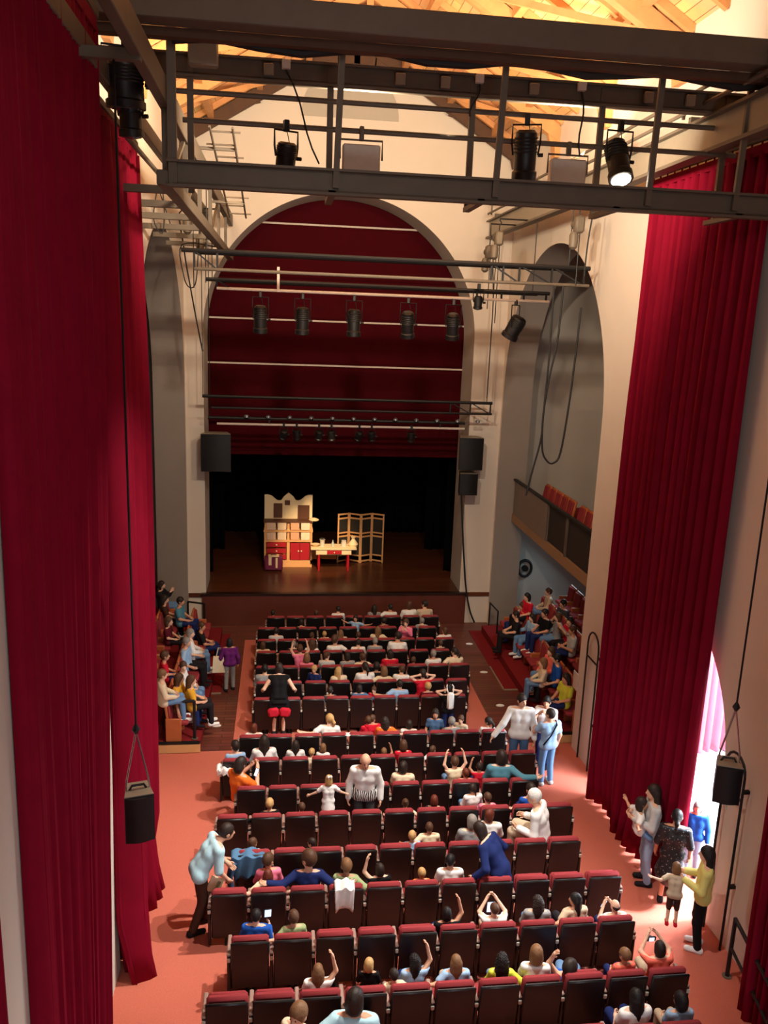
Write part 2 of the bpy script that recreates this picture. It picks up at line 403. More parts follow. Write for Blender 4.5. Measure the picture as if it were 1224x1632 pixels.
def curtain(label, t0, t1, b0, b1, folds, amp, seed, m, npan=3, hem=.05, fray=0, name='stage_curtain', group=None, rail=True):
    t = thing(name, label, 'curtain', Vector(b0).lerp(Vector(b1), .5), 0, group); inv = t.location.copy()
    sh = lambda p: Vector(p)-inv
    for k in range(npan):
        drape('drape', fold_grid(sh(t0), sh(t1), sh(b0), sh(b1), folds, amp, seed, hem=hem, fray=fray, umin=k/npan, umax=(k+1)/npan), m, t)
    hd = MB(); a, b = sh(t0), sh(t1); d = (b-a)
    n = max(2, int(d.length/.12))
    pts = []
    for i in range(n+1):
        pts.append(a+d*(i/n))
    hd.bar(a+Vector((0, 0, .03)), b+Vector((0, 0, .03)), .09, .14)
    for p in pts[::2]: hd.box(p+Vector((0, 0, .12)), (.02, .02, .08))
    obj('heading_band', hd, m, t)
    if rail: obj('curtain_track', MB().bar(a-d.normalized()*.2+Vector((0, 0, .19)), b+d.normalized()*.2+Vector((0, 0, .19)), .06, .08), M['steel'], t)
    return t
# black masking cloths around the set
curtain('black cloth hanging across the back of the stage', (-4, 32.6, 11.5), (7.5, 32.6, 11.5), (-4, 32.6, SZ), (7.5, 32.6, SZ), 40, .06, 3, M['black'], 4, name='masking_curtain')
for x, y, w, s in ((-2.6, 27.2, 'suitcase side', 1), (-2.4, 30, 'suitcase side, further back', 1), (6.0, 27.2, 'folding screen side', -1), (5.8, 30, 'folding screen side, further back', -1)):
    curtain('black side cloth hanging on the stage, '+w, (x-s*1.3, y, 11), (x+s*.35, y, 11), (x-s*1.3, y, SZ), (x+s*.35, y, SZ), 6, .06, 5, M['black'], 1, name='masking_curtain')
# red proscenium drape with pale battens
pd = thing('proscenium_drape', 'red drape with pale horizontal battens filling the stage arch', 'curtain', (1.73, 26.55, 5.17))
zs = [5.17, 6.6, 8.01, 9.37, 10.6, 12.2, 13.4]
for a, b in zip(zs[:-1], zs[1:]):
    g = MB(); nu = 60; nvv = 8; vs = []
    for j in range(nvv+1):
        for i in range(nu+1):
            u = i/nu; v = j/nvv
            vs.append((-4.3+8.6*u, .05*math.sin(PI*v)*(1+.3*math.sin(40*u))-.05*v, a+(b-a)*v-5.17))
    fs = [(j*(nu+1)+i, j*(nu+1)+i+1, (j+1)*(nu+1)+i+1, (j+1)*(nu+1)+i) for j in range(nvv) for i in range(nu)]
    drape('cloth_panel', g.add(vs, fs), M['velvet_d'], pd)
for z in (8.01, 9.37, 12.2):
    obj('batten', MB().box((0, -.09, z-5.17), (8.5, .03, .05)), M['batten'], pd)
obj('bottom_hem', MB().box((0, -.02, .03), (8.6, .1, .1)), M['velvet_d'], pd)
# ------------------------------------------------------------------ side curtains
curtain('long red velvet curtain hanging behind the black hanging speaker, nearest the low side benches', (-2.27, 11.2, 11.75), (-2.27, 13.95, 11.75), (-2.04, 9.9, .42), (-2.16, 12.9, .23), 12, .13, 11, M['velvet'], 3, hem=.06, fray=.18)
curtain('finely pleated dark red curtain filling the near corner below the roof gantry', (-2.0, 6.4, 12.3), (-2.0, 9.9, 12.3), (-2.02, 6.2, .62), (-2.05, 8.5, .5), 30, .065, 21, M['velvet'], 4, hem=.02)
curtain('strip of red curtain at the corner beyond the pale wall', (-2.02, 3.0, 12), (-2.02, 5.3, 12), (-2.02, 3.3, .75), (-2.02, 5.4, .68), 12, .05, 4, M['velvet'], 2)
curtain('tall red velvet curtain drawn across the bright doorway', (6.36, 14.6, 11.85), (6.5, 11.1, 11.85), (6.33, 14.6, .16), (6.52, 11.25, .36), 14, .11, 31, M['velvet'], 3, hem=.04, fray=.1)
curtain('dark red curtain beside the handrail next to the doorway', (6.3, 9.1, 11.85), (6.25, 6.0, 11.85), (6.35, 8.95, .48), (6.3, 6.1, .62), 16, .1, 41, M['velvet'], 3)
curtain('pink lit curtain in the lobby beyond the doorway', (8.1, 15.9, 5.6), (10.6, 15.9, 5.6), (8.1, 15.9, .3), (10.6, 15.9, .3), 12, .09, 51, mat('pink_curtain', (208, 108, 128), .85, sheen=.3), 2, name='lobby_curtain')
# ------------------------------------------------------------------ lighting gantry across the hall
G = thing('lighting_gantry', 'steel lighting gantry spanning the hall under the timber roof', 'gantry', (2.0, 11.0, 10.95))
def gp(x, y, z): return (x-2.0, y-11.0, z-10.95)
def gpart(name, mb, m, p=G): return obj(name, mb, m, p)
b = MB().box(gp(2.65, 11, 11.07), (8.1, .10, .30), b=.012).box(gp(2.65, 10.93, 11.21), (8.1, .12, .03)).box(gp(2.65, 10.93, 10.93), (8.1, .12, .03))
gpart('bottom_beam', b, M['steel'])
b = MB().box(gp(2.0, 10.5, 12.74), (9.3, .3, .30), b=.012); gpart('top_beam', b, M['steel'])
b = MB().box(gp(2.0, 10.72, 12.54), (9.2, .16, .1))
gpart('timber_packing', b, M['timber_d'])
b = MB().box(gp(2.0, 11.8, 12.63), (9.3, .16, .03)).box(gp(2.0, 11.8, 12.50), (9.3, .03, .26)).box(gp(2.0, 11.8, 12.38), (9.3, .16, .03)); gpart('i_beam', b, M['steel'])
for z, x0, x1 in ((12.2, -1.4, 6.3), (11.86, -1.3, 6.3)):
    gpart('rail', MB().tube([gp(x0, 11.8, z), gp(x1, 11.8, z)], .035), M['steel'])
for x in (.7, 2.72, 4.75, 5.95): gpart('post', MB().bar(gp(x, 10.93, 12.9), gp(x-.06, 10.9, 11.0), .075, .05), M['steel'])
gpart('post', MB().bar(gp(-1.33, 10.95, 12.9), gp(-1.33, 10.95, 10.95), .1, .08), M['steel'])
for x in (-1.2, .6, 2.5, 4.3, 6.1): gpart('post', MB().bar(gp(x, 11.8, 12.6), gp(x, 11.8, 10.97), .08, .06), M['steel'])
for x in (.6, 2.5, 4.3, 6.0): gpart('cross_member', MB().bar(gp(x, 10.95, 10.95), gp(x, 11.85, 10.95), .09, .06), M['steel'])
for x in (-.2, 1.5, 2.1, 3.3, 4.9, 5.5): gpart('beam_clamp', MB().box(gp(x, 11.7, 12.5), (.13, .07, .14), b=.01), M['steel_l'])
for x in (.02, 2.55, 3.95):
    jb = gpart('junction_box', MB().box(gp(x, 11.68, 12.57), (.11, .08, .11), b=.01), M['white'])
gpart('control_box', MB().box(gp(-1.0, 11.45, 12.62), (.36, .18, .42), b=.02), M['steel_l'])
pts = [gp(-1.3+.5*i, 10.82, 12.52+.05*math.sin(i*1.7)) for i in range(17)]
gpart('cable_bundle', MB().tube(pts, .06), M['rubber'])
for x, z0, z1, dx in ((.02, 12.5, 11.4, .45), (2.55, 12.5, 12.1, -.1), (3.95, 12.5, 11.7, .05)):
    gpart('cable', MB().tube([gp(x+dx*k/6+.03*math.sin(k), 11.66, z0+(z1-z0)*k/6) for k in range(7)], .012, 6), M['rubber'])
# gantry walkway along the curtain wall
Lg = thing('side_gantry', 'long steel gantry with rungs running along the wall above the curtains', 'gantry', (-1.6, 16.0, 11.0))
lp = lambda x, y, z: (x+1.6, y-16.0, z-11.0)
obj('beam', MB().box(lp(-1.45, 13.5, 12.0), (.12, 22.2, .3), b=.01), M['steel'], Lg)
obj('beam', MB().box(lp(-1.45, 17.7, 11.02), (.16, 13.5, .18), b=.01), M['steel'], Lg)
obj('beam', MB().box(lp(-2.0, 13.5, 12.0), (.1, 22.2, .22), b=.01), M['steel'], Lg)
obj('rail', MB().tube([lp(-1.95, 11.2, 11.55), lp(-1.95, 24.6, 11.55)], .035), M['steel'], Lg)
for y in (11.2, 13.4, 15.6, 17.8, 20, 22.4): obj('post', MB().bar(lp(-1.45, y, 12), lp(-1.45, y, 10.95), .07, .07), M['steel'], Lg)
for y in (12.6, 14.2, 15.9, 17.7, 19.5, 21.6): obj('wall_bracket', MB().bar(lp(-2.82, y, 11.1), lp(-1.45, y, 11.1), .12, .1), M['steel'], Lg)
for y0, y1 in ((11.4, 13.4), (13.4, 15.6), (17.8, 20)): obj('brace', MB().bar(lp(-1.45, y0, 11.0), lp(-1.45, y1, 11.95), .05, .05), M['steel'], Lg)
lad = thing('ladder', 'narrow steel ladder frame fixed beside the side gantry', 'ladder', (-1.0, 17.0, 12.0))
for x in (-.18, .18): obj('rail', MB().tube([(x, -2.5, .35), (x, 2.6, -.45)], .02), M['steel'], lad)
for k in range(9): obj('rung', MB().tube([(-.3 if k % 2 else -.18, -2.3+k*.58, .32-k*.09), (.18 if k % 2 else .3, -2.3+k*.58, .32-k*.09)], .016), M['steel'], lad)
obj('bracket', MB().bar((-.5, -1.5, .2), (.2, -1.5, .2), .05, .05), M['steel'], lad)
obj('bracket', MB().bar((-.5, 1.5, -.28), (.2, 1.5, -.28), .05, .05), M['steel'], lad)
# beam along the doorway wall
Rg = thing('wall_beam', 'steel I-beam with rails along the wall above the doorway curtain', 'beam', (5.95, 16.4, 12.1))
rp = lambda x, y, z: (x-5.95, y-16.4, z-12.1)
obj('web', MB().box(rp(5.95, 16.4, 12.12), (.04, 16.6, .46)), M['steel_l'], Rg)
obj('flange', MB().box(rp(5.95, 16.4, 12.36), (.22, 16.7, .04)), M['steel'], Rg)
obj('flange', MB().box(rp(5.95, 16.4, 11.9), (.22, 16.7, .05)), M['steel'], Rg)
for z, x in ((12.5, 5.75), (12.75, 5.8)): obj('rail', MB().tube([rp(x, 9, z), rp(x, 24.2, z)], .03), M['steel'], Rg)
for y in (10.3, 12.5, 15.0, 17.4, 19.6, 21.9, 24): 
    obj('bracket', MB().bar(rp(5.9, y, 12.45), rp(6.72, y, 12.45), .08, .08), M['steel'], Rg)
    obj('bracket', MB().bar(rp(5.8, y, 12.45), rp(5.8, y, 12.8), .04, .04), M['steel'], Rg)
# ------------------------------------------------------------------ trusses
def truss_bar(label, x0, x1, y, z0, z1, droppers, braces, pipe=True, r=.045, tops=(), low_mat='steel'):
    t = thing('lighting_truss', label, 'truss', ((x0+x1)/2, y, z1)); cx = (x0+x1)/2
    q = lambda x, z, dy=0: (x-cx, dy, z-z1)
    ls = lambda a, b, z: [q(a+(b-a)*k/40, z) for k in range(41)]
    obj('chord', MB().tube(ls(x0, x1, z0), r), M['dark'], t)
    obj('chord', MB().tube(ls(x0+.25, x1, z1), r*.75), M[low_mat], t)
    obj('chord', MB().tube([q(x0+.25, z0-.02, .34), q(x1-.2, z0-.02, .34)], r*.75), M['dark'], t)
    for x in droppers:
        obj('strut', MB().bar(q(x, z0), q(x, z1), .04, .04), M['dark'], t)
        obj('strut', MB().bar(q(x, z0), q(x, z0-.02, .34), .04, .04), M['dark'], t)
    for a, b in braces: obj('brace', MB().bar(q(a, z0), q(b, z1), .03, .03), M['dark'], t)
    for x in tops: obj('hanger', MB().tube([q(x, z0), q(x, 12.0)], .012, 6), M['dark'], t)
    return t
truss_bar('dark steel truss spanning the hall just above the row of black spotlights', -2.0, 6.42, 17.5, 10.66, 10.31, (-1.75, -1.3, 4.3, 4.55, 4.9, 5.6, 6.3), ((-1.75, -1.3), (4.3, 4.9), (4.9, 5.6), (5.6, 6.3)), tops=(-1.5, 5.95))
p2 = truss_bar('pale lamp pipe carrying the row of five black spotlights', -1.75, 6.38, 20, 10.22, 10.03, (-1.5, 4.6, 5.2, 5.75, 6.3), ((-1.5, -1.2),), tops=(-1.6, 5.95), low_mat='batten')
obj('dropper', MB().box((-.1-2.315, -.05, .25), (.06, .03, .55)), M['batten'], p2)
t3 = truss_bar('steel truss low in the stage arch above the stage opening', -2.22, 6.15, 23.9, 7.2, 6.88, (4.9, 5.5, 6.1), ((4.9, 5.5), (5.5, 6.1)), tops=(-2.2, 5.98), low_mat='dark')
p4 = truss_bar('pale pipe with small lamps along the bottom of the red drape', -2.1, 5.45, 24.3, 6.55, 6.38, (-.35, 4.7), (), tops=(-2.05,), low_mat='batten')
for i in range(12): obj('lamp_socket', MB().lathe([(.03, -.05), (.07, -.03), (.07, .03), (.02, .06)], (-1.9+i*.62-1.675+.9, -.1, .24), 10), M['chrome'], p4)
# ------------------------------------------------------------------ spotlights
def lamp(label, loc, rz, tilt, L=.62, r=.15, lit=False, group=None, hang=.35, cat='spotlight'):
    t = thing('spotlight', label, cat, loc, rz, group)
    R = Matrix.Rotation(tilt, 3, 'X')
    T = lambda v: R @ Vector(v)
    hb = MB().lathe([(r*.7, L*.5), (r*.95, L*.44), (r, L*.2), (r*.98, -L*.3), (r*1.12, -L*.34), (r*1.12, -L*.5), (r*.9, -L*.5)], n=14, R=R)
    h = obj('housing', hb, M['plastic'], t)
    for k in range(5):
        f = MB().lathe([(r*1.02, .012), (r*1.06, 0), (r*1.02, -.012)], T((0, 0, L*(.34-.07*k))), 14, R); obj('cooling_fin', f, M['dark'], h)
    lb = MB().lathe([(r*.92, -L*.5+.02), (r*.85, -L*.5-.012), (.02, -L*.5-.03)], n=14, R=R)
    obj('lens', lb, M['bulb'] if lit else M['glass'], t)
    obj('yoke', MB().tube([T((-r*1.1, 0, 0)), (-r*1.25, 0, r), (-r*1.25, 0, hang), (r*1.25, 0, hang), (r*1.25, 0, r), T((r*1.1, 0, 0))], .014, 6), M['dark'], t)
    obj('clamp', MB().box((0, 0, hang+.06), (.07, .08, .14), b=.01), M['dark'], t)
    obj('tilt_knob', MB().tube([T((r*1.1, 0, 0)), T((r*1.1+.07, 0, 0))], .025), M['dark'], t)
    obj('safety_wire', MB().tube([(0, .03, hang+.1), (.06, .04, hang*.6), T((.03, 0, L*.45))], .006, 5), M['dark'], t)
    return t
lamp('black spotlight hanging alone on the gantry beside the small white floodlight', (.03, 11.62, 11.45), .4, .25, .36, .13, hang=.32)
lamp('tall black spotlight hanging on the gantry in front of the timber brace', (3.22, 11.62, 11.66), -.3, .2, .62, .15, hang=.38)
lamp('lit spotlight glowing white on the gantry nearest the doorway wall', (4.52, 11.62, 11.66), .1, -.5, .6, .15, lit=True, hang=.38)
# white floodlights
def flood(label, loc):
    t = thing('floodlight', label, 'floodlight', loc)
    obj('housing', MB().box((0, 0, 0), (.5, .16, .36), b=.02), M['white'], t)
    obj('yoke', MB().tube([(-.28, 0, 0), (-.28, 0, .24), (.28, 0, .24), (.28, 0, 0)], .014, 6), M['steel'], t)
    obj('clamp', MB().box((0, 0, .32), (.06, .07, .18), b=.01), M['steel'], t)
    obj('lens_panel', MB().box((0, .09, .02), (.44, .02, .28)), M['glass'], t)
    return t
flood('white box floodlight on the gantry in front of the gable wall', (1.02, 11.75, 11.5))
flood('white box floodlight on the gantry beside the lit spotlight', (3.86, 11.75, 11.48))
for i, x in enumerate((-.55, .42, 1.62, 2.85, 4.06)):
    px = (415, 482, 564, 650, 722)[i]; X = at_y(px, 510, 20).x
    lamp('%s black spotlight on the pale pipe, counted from the suitcase side' % nth(i), (X, 20.0, 9.37), (0, .1, -.1, -.2, -.25)[i], (.15, .1, .05, .3, .3)[i], .62, .15, group='five spotlights on the pale pipe', hang=.5)
lamp('black spotlight tilted to the stage, hanging in front of the doorway side arch', tuple(at_y(820, 522, 20.0)), .9, .5, .56, .19, hang=.52)
lamp('small black spotlight at the edge of the stage arch below the truss', tuple(at_y(762, 482, 19.9)), .0, .1, .3, .1, hang=.3)
lamp('dark lamp hanging from the side gantry over the red curtains', tuple(at_y(200, 135, 10.6)), .2, .1, .5, .2, hang=.4)
lamp('grey lamp below the dark lamp on the side gantry', tuple(at_y(208, 185, 10.9)), -.2, .1, .45, .13, hang=.3)
for i, px in enumerate((452, 473, 508, 528, 572, 592, 655)):
    lamp('small dark lamp under the low arch pipe, %s from the suitcase side' % nth(i), (at_y(px, 700, 24.3).x, 24.3, 6.10), (.4, -.3, .2, -.2, .4, -.3, 0)[i], (.6, .3, .5, .4, .6, .4, .3)[i], .3, .1, group='small lamps under the low pipe', hang=.22)
# ------------------------------------------------------------------ chain hoists
def hoist(label, loc, drop, to):
    t = thing('chain_hoist', label, 'hoist', loc)
    obj('motor', MB().box((0, 0, 0), (.2, .2, .34), b=.04).lathe([(.1, -.14), (.1, .14)], (0, .1, .02), 12, Matrix.Rotation(PI/2, 3, 'X')), M['steel'], t)
    obj('hook', MB().tube([(0, 0, .15), (0, 0, .3), (.04, 0, .36), (0, 0, .42)], .016, 6), M['dark'], t)
    obj('chain', MB().tube([(.03, 0, -.15), (.03, 0, -drop)], .012, 6), M['dark'], t)
    obj('hanger', MB().tube([(0, 0, .4), (0, 0, to[2]-loc[2]), Vector(to)-Vector(loc)], .02, 6), M['dark'], t)
    obj('chain_bag', MB().lathe([(.03, -.5), (.09, -.45), (.1, -.22), (.07, -.15)], (-.09, 0, 0), 10), M['steel'], t)
for l, px, py, Y, d in (('grey chain hoist on the side gantry next to the far arch', 305, 335, 19, 1.6), ('lower grey chain hoist on the side gantry beside the stage wall', 325, 365, 20.5, 1.2), ('upper grey chain hoist at the end of the doorway wall beam', 795, 380, 20.5, 2.0), ('grey chain hoist at the stage end of the doorway wall beam', 780, 402, 21.5, 1.4), ('single grey chain hoist above the doorway side arch', 923, 358, 17.3, 1.2)):
    q = at_y(px, py, Y); hoist(l, tuple(q), d, (-1.45 if px < 600 else 5.86, Y, max(11.06, q.z+.45) if px < 600 else max(11.92, q.z+.45)))
# ------------------------------------------------------------------ cables
def cable(label, pts, r=.02):
    P = [Vector(p) for p in pts]; out = []
    for i in range(len(P)-1):
        a = P[max(i-1, 0)]; b = P[i]; c = P[i+1]; d = P[min(i+2, len(P)-1)]
        for k in range(5):
            u = k/5; out.append(.5*((2*b)+(-a+c)*u+(2*a-5*b+4*c-d)*u*u+(-a+3*b-3*c+d)*u**3))
    out.append(P[-1])
    return single('cable', MB().tube(out, r, 6), M['rubber'], label, 'cable', 'hanging cables')
X = 6.5
cable('long cable loop hanging down in front of the doorway side arch', [at_y(x, y, 17.5) for x, y in ((898, 453), (889, 540), (876, 600), (866, 660), (864, 715), (872, 735), (882, 738), (893, 722), (906, 650), (918, 560), (926, 490))], .022)
cable('thin cable running from the truss down to the balcony parapet', [at_y(x, y, 17.5) for x, y in ((883, 453), (876, 560), (867, 650), (862, 700), (850, 745), (838, 790))], .02)
cable('cable sagging from the side gantry onto the stage wall', [Vector((-1.5, 22, 11.0))]+[at_y(x, y, 22) for x, y in ((290, 335), (293, 395), (303, 455), (314, 515), (323, 560))], .02)
cable('cable looping below the hoists beside the far arch', [Vector((-1.5, 20, 10.94))]+[at_y(x, y, 20) for x, y in ((290, 390), (293, 440), (302, 458), (312, 450), (316, 400), (318, 350))], .014)
cable('thin cable from the wall beam down past the single hoist', [at_y(x, y, 17.2) for x, y in ((945, 340), (938, 380), (934, 410), (931, 440))], .016)
cable('cable running down the pillar beside the stage opening', [at_y(x, y, 24.2) for x, y in ((735, 785), (738, 860), (742, 930), (748, 970), (756, 992))], .03)
cable('thin wire hanging in the far arch over its top', [Vector((-2.2, 17.7, 11.08))]+[at_y(x, y, 17.5) for x, y in ((252, 300), (249, 310), (245, 350), (258, 372), (262, 340), (258, 290))], .012)
cable('hoist cable dropping from the doorway wall beam to the low truss', [Vector((5.88, 23.5, 11.92))]+[at_y(x, y, 23.5) for x, y in ((786, 410), (786, 480), (781, 560), (776, 635))], .016)
# ------------------------------------------------------------------ loudspeakers
def speaker(label, loc, rz, w, h, d, cabtop=None, group=None):
    t = thing('loudspeaker', label, 'loudspeaker', loc, rz, group)
    tp = [(-w/2, -d/2), (w/2, -d/2), (w*.36, d/2), (-w*.36, d/2)]
    obj('cabinet', MB().prism(tp, -h/2, h/2, 'XY'), M['plastic'], t)
    obj('top_plate', MB().prism([(x*.98, y*.98) for x, y in tp], h/2, h/2+.012, 'XY'), M['steel_l'], t)
    g = []
    for k in range(9):
        a = -1+2*k/8; g.append((a*w*.48, -d/2-.045*(1-a*a)))
    obj('grille', MB().prism(g+[(w*.48, -d/2+.01), (-w*.48, -d/2+.01)], -h*.48, h*.48, 'XY'), M['dark'], t)
    if cabtop:
        for s in (-1, 1): obj('suspension_wire', MB().tube([(s*w*.4, 0, h/2), (s*w*.36, 0, h/2+.14), (0, 0, h/2+.75)], .012, 6), M['chrome'], t)
        obj('shackle', MB().lathe([(.02, -.05), (.05, 0), (.02, .06)], (0, 0, h/2+.78), 8), M['dark'], t)
        obj('suspension_wire', MB().tube([(0, 0, h/2+.8), (0, 0, cabtop-loc[2])], .013, 6), M['dark'], t)
        obj('top_handle', MB().tube([(-w*.3, 0, h/2), (-w*.2, 0, h/2+.06), (w*.2, 0, h/2+.06), (w*.3, 0, h/2)], .015, 6), M['dark'], t)
    return t
p = at_x(221, 1294, -1.66); obj('speaker_bracket', MB().bar(lp(-2.02, p.y, 11.86), lp(-1.4, p.y, 11.86), .1, .1), M['steel'], Lg); speaker('black loudspeaker hanging on wires in front of the red curtain at the carpet aisle', tuple(p), .25, .34, .6, .32, 11.84)
p = at_x(1157, 1243, 5.85); speaker('black loudspeaker hanging on wires beside the bright doorway', tuple(p), -.35, .33, .52, .3, 11.86)
for l, px, py, w, h in (('large black loudspeaker fixed at the stage arch over the suitcase side', 345, 720, .86, 1.1), ('black loudspeaker fixed at the stage arch over the folding screen side', 748, 722, .74, .98), ('small black loudspeaker below another at the stage arch', 744, 770, .56, .66)):
    p = at_y(px, py, 24.45); t = speaker(l, tuple(p), 0, w, h, .5)
    obj('wall_bracket', MB().bar((0, .2, 0), (0, .55, 0), .1, .1), M['dark'], t)
# ------------------------------------------------------------------ tubes on walls, handrails
def utube(label, y0, y1, z0, z1, x, xw):
    t = thing('guard_tube', label, 'metal tube', (x, (y0+y1)/2, z0)); cy = (y0+y1)/2
    pts = [(0, y0-cy, 0)]
    for k in range(9):
        a = PI*k/8; pts.append((0, -(y1-y0)/2*math.cos(a), z1-z0-(y1-y0)/2+(y1-y0)/2*math.sin(a)))
    pts.append((0, y1-cy, 0)); obj('tube', MB().tube(pts, .02, 8), M['dark'], t)
    for f in (.35, .85): obj('wall_bracket', MB().bar((xw-x, y0-cy, (z1-z0)*f), (0, y0-cy, (z1-z0)*f), .05, .05), M['dark'], t)
    for f in (.8,): obj('crossbar', MB().tube([(0, y0-cy, (z1-z0)*f), (0, y1-cy, (z1-z0)*f)], .02, 6), M['dark'], t)
utube('tall hoop of dark tube on the white pillar beside the doorway curtain', 15.55, 16.15, .1, 3.15, 6.62, 6.695)
utube('tall hoop of dark tube on the wall below the hanging loudspeaker', 9.95, 10.45, .4, 3.5, 6.6, 6.695)
def handrail(label, posts, h, r=.03, mid=True):
    p0 = Vector(posts[0]); t = thing('handrail', label, 'handrail', tuple(p0)); Q = [Vector(p)-p0 for p in posts]
    for q in Q: obj('post', MB().tube([q, q+Vector((0, 0, h))], r), M['dark'], t); obj('foot_plate', MB().lathe([(.07, 0), (.07, .012)], q, 10), M['steel'], t)
    obj('top_rail', MB().tube([q+Vector((0, 0, h)) for q in Q], r), M['dark'], t)
    if mid: obj('middle_rail', MB().tube([q+Vector((0, 0, h*.5)) for q in Q], r*.8), M['dark'], t)
a = at_z(1170, 1530, .4); handrail('dark handrail next to the near red curtain on the doorway side', [(6.42, 9.42, .43), (6.12, 8.0, .51), (6.1, 6.6, .58)], .95)
a = on_floor(168, 1614); handrail('dark handrail at the foot of the pleated curtain', [tuple(a), (a.x+.02, a.y-1.6, zfloor(a.y-1.6))], .95)
# small fittings on the walls
for l, px, py in (('pale square frame on the pillar wall beside the side benches', 797, 918),):
    p = at_y(px, py, 24.88); single('wall_frame', MB().box((p.x, 24.87, p.z), (.34, .05, .4), b=.01), M['white'], l, 'frame')
p = at_x(918, 1085, 6.69); single('small_notice', MB().box((6.685, p.y, p.z), (.02, .3, .4)), M['white'], 'small pale notice on the white pillar beside the dark hoop', 'notice')
p = at_x(1150, 1270, 6.69); single('small_notice', MB().box((6.685, p.y, p.z), (.02, .32, .22)), M['white'], 'small pale notice on the wall below the hanging loudspeaker', 'notice')
p = at_y(265, 915, 24.85); single('wall_frame', MB().box((p.x, 24.86, p.z), (.3, .05, .45), b=.01), M['steel_l'], 'grey frame on the stage wall above the bench with spectators', 'frame')
p = at_y(838, 907, 25.5); rr = MB()
rr.tube([(p.x+.22*math.cos(a), 25.6, p.z+.28*math.sin(a)) for a in np.linspace(0, 2*PI, 17)], .045, 8, False).lathe([(.1, -.06), (.1, .06)], (p.x, 25.6, p.z), 12, Matrix.Rotation(PI/2, 3, 'X'))
single('hose_reel', rr, M['dark'], 'round hose reel on the bluish wall under the balcony', 'hose reel')
# ------------------------------------------------------------------ stage set
TAN = mat('set_paint', (226, 168, 108), .6, var=.08); CREAM = mat('set_cream', (240, 214, 168), .6, var=.05); RED = mat('set_red', (178, 22, 34), .5, var=.06)
PURP = mat('suitcase_cloth', (110, 20, 62), .7); BROWN = mat('set_brown', (92, 52, 26), .6)
c0 = at_z(459, 904, SZ)
cb = thing('dresser', 'tall painted dresser with shelves and red doors on the stage', 'dresser', (c0.x, c0.y, SZ)); w = 1.64
obj('body', MB().box((0, .27, .12), (w, .5, .24)).box((0, .48, .8), (w, .06, 1.6)).box((-w/2+.03, .27, .75), (.06, .5, 1.3)).box((w/2-.03, .27, .75), (.06, .5, 1.3)).box((0, .27, .93), (w, .52, .06)).box((0, .27, .56), (.1, .48, .7)), TAN, cb)
pf = [(-w/2, 1.5), (w/2, 1.5), (w/2, 2.42)]
for k in range(21):
    u = 1-2*k/20; x = u*w/2; z = 2.42+.05*math.cos(u*PI*2.2)-.12*math.sin(min(1, abs(u)*1.5)*PI)+(.07 if abs(u) < .22 else 0)
    pf.append((x, z))
obj('pediment', MB().prism(pf, .42, .5), CREAM, cb)
obj('pediment_door', MB().box((-.36, .40, 1.92), (.3, .04, .5)), BROWN, cb); obj('pediment_door', MB().box((.52, .40, 1.86), (.4, .04, .5)), BROWN, cb)
obj('pediment_window', MB().box((-.04, .4, 2.2), (.18, .04, .16)), BROWN, cb)
for z in (1.6, 1.28): obj('shelf', MB().box((0, .24, z), (w+.04, .46, .05)), BROWN if z > 1.5 else TAN, cb)
obj('side_post', MB().box((-w/2+.05, .1, 1.26), (.08, .08, .7)), TAN, cb); obj('side_post', MB().box((w/2-.05, .1, 1.26), (.08, .08, .7)), TAN, cb); obj('side_post', MB().box((0, .1, 1.26), (.08, .08, .7)), TAN, cb)
for z, hh in ((1.45, .26), (1.1, .27)):
    for k, x in enumerate((-.58, -.22, .22, .58)):
        obj('picture_panel', MB().box((x, .03, z), (.3, .03, hh), b=.008), mat('panel_%d' % k, ((226, 190, 160), (236, 206, 170), (228, 170, 130), (244, 224, 190))[k], .6), cb)
d = obj('door', MB().box((.4, .02, .56), (.66, .03, .6), b=.008), RED, cb)
for s in (-1, 1): obj('knob', MB().lathe([(.02, 0), (.03, .02), (.01, .04)], (.4+s*.05, -.005, .58), 8, Matrix.Rotation(PI/2, 3, 'X')), CREAM, d)
obj('door_trim', MB().box((.4, .0, .56), (.02, .02, .6)), mat('set_dark_red', (120, 12, 24), .5), d)
for k, z in enumerate((.8, .58, .36)):
    dr = obj('drawer', MB().box((-.4, .02, z), (.66, .03, .17), b=.008), RED, cb); obj('knob', MB().lathe([(.02, 0), (.03, .02), (.01, .04)], (-.4, -.005, z), 8, Matrix.Rotation(PI/2, 3, 'X')), CREAM, dr)
single('cap', MB().lathe([(.17, 0), (.18, .02), (.12, .06), (.02, .09)], (c0.x+w/2+.05, c0.y+.2, SZ+1.63), 14), CREAM, 'small white cap lying on the end of the dresser ledge', 'cap')
s0 = at_z(436, 909, SZ)
sc = thing('suitcase', 'purple suitcase with pale ribbons standing before the dresser', 'suitcase', (s0.x, s0.y, SZ))
obj('shell', MB().box((0, 0, .27), (.62, .24, .5), b=.04), PURP, sc); obj('handle', MB().tube([(-.09, 0, .51), (-.08, 0, .57), (.08, 0, .57), (.09, 0, .51)], .015, 6), BROWN, sc)
obj('ribbon', MB().box((-.12, -.125, .36), (.1, .02, .28)).box((.1, -.125, .3), (.07, .02, .36)).box((0, -.03, .53), (.36, .26, .03)), CREAM, sc)
for x in (-.22, .22): obj('foot', MB().lathe([(.02, 0), (.03, .03)], (x, 0, 0), 8), M['dark'], sc)
t0 = at_z(531, 909, SZ)
tb = thing('table', 'small cream table with red legs and a red drawer on the stage', 'table', (t0.x, t0.y, SZ))
obj('tabletop', MB().box((0, .2, .78), (1.56, .66, .05), b=.01), CREAM, tb); obj('apron', MB().box((0, .16, .67), (1.2, .5, .17)), CREAM, tb)
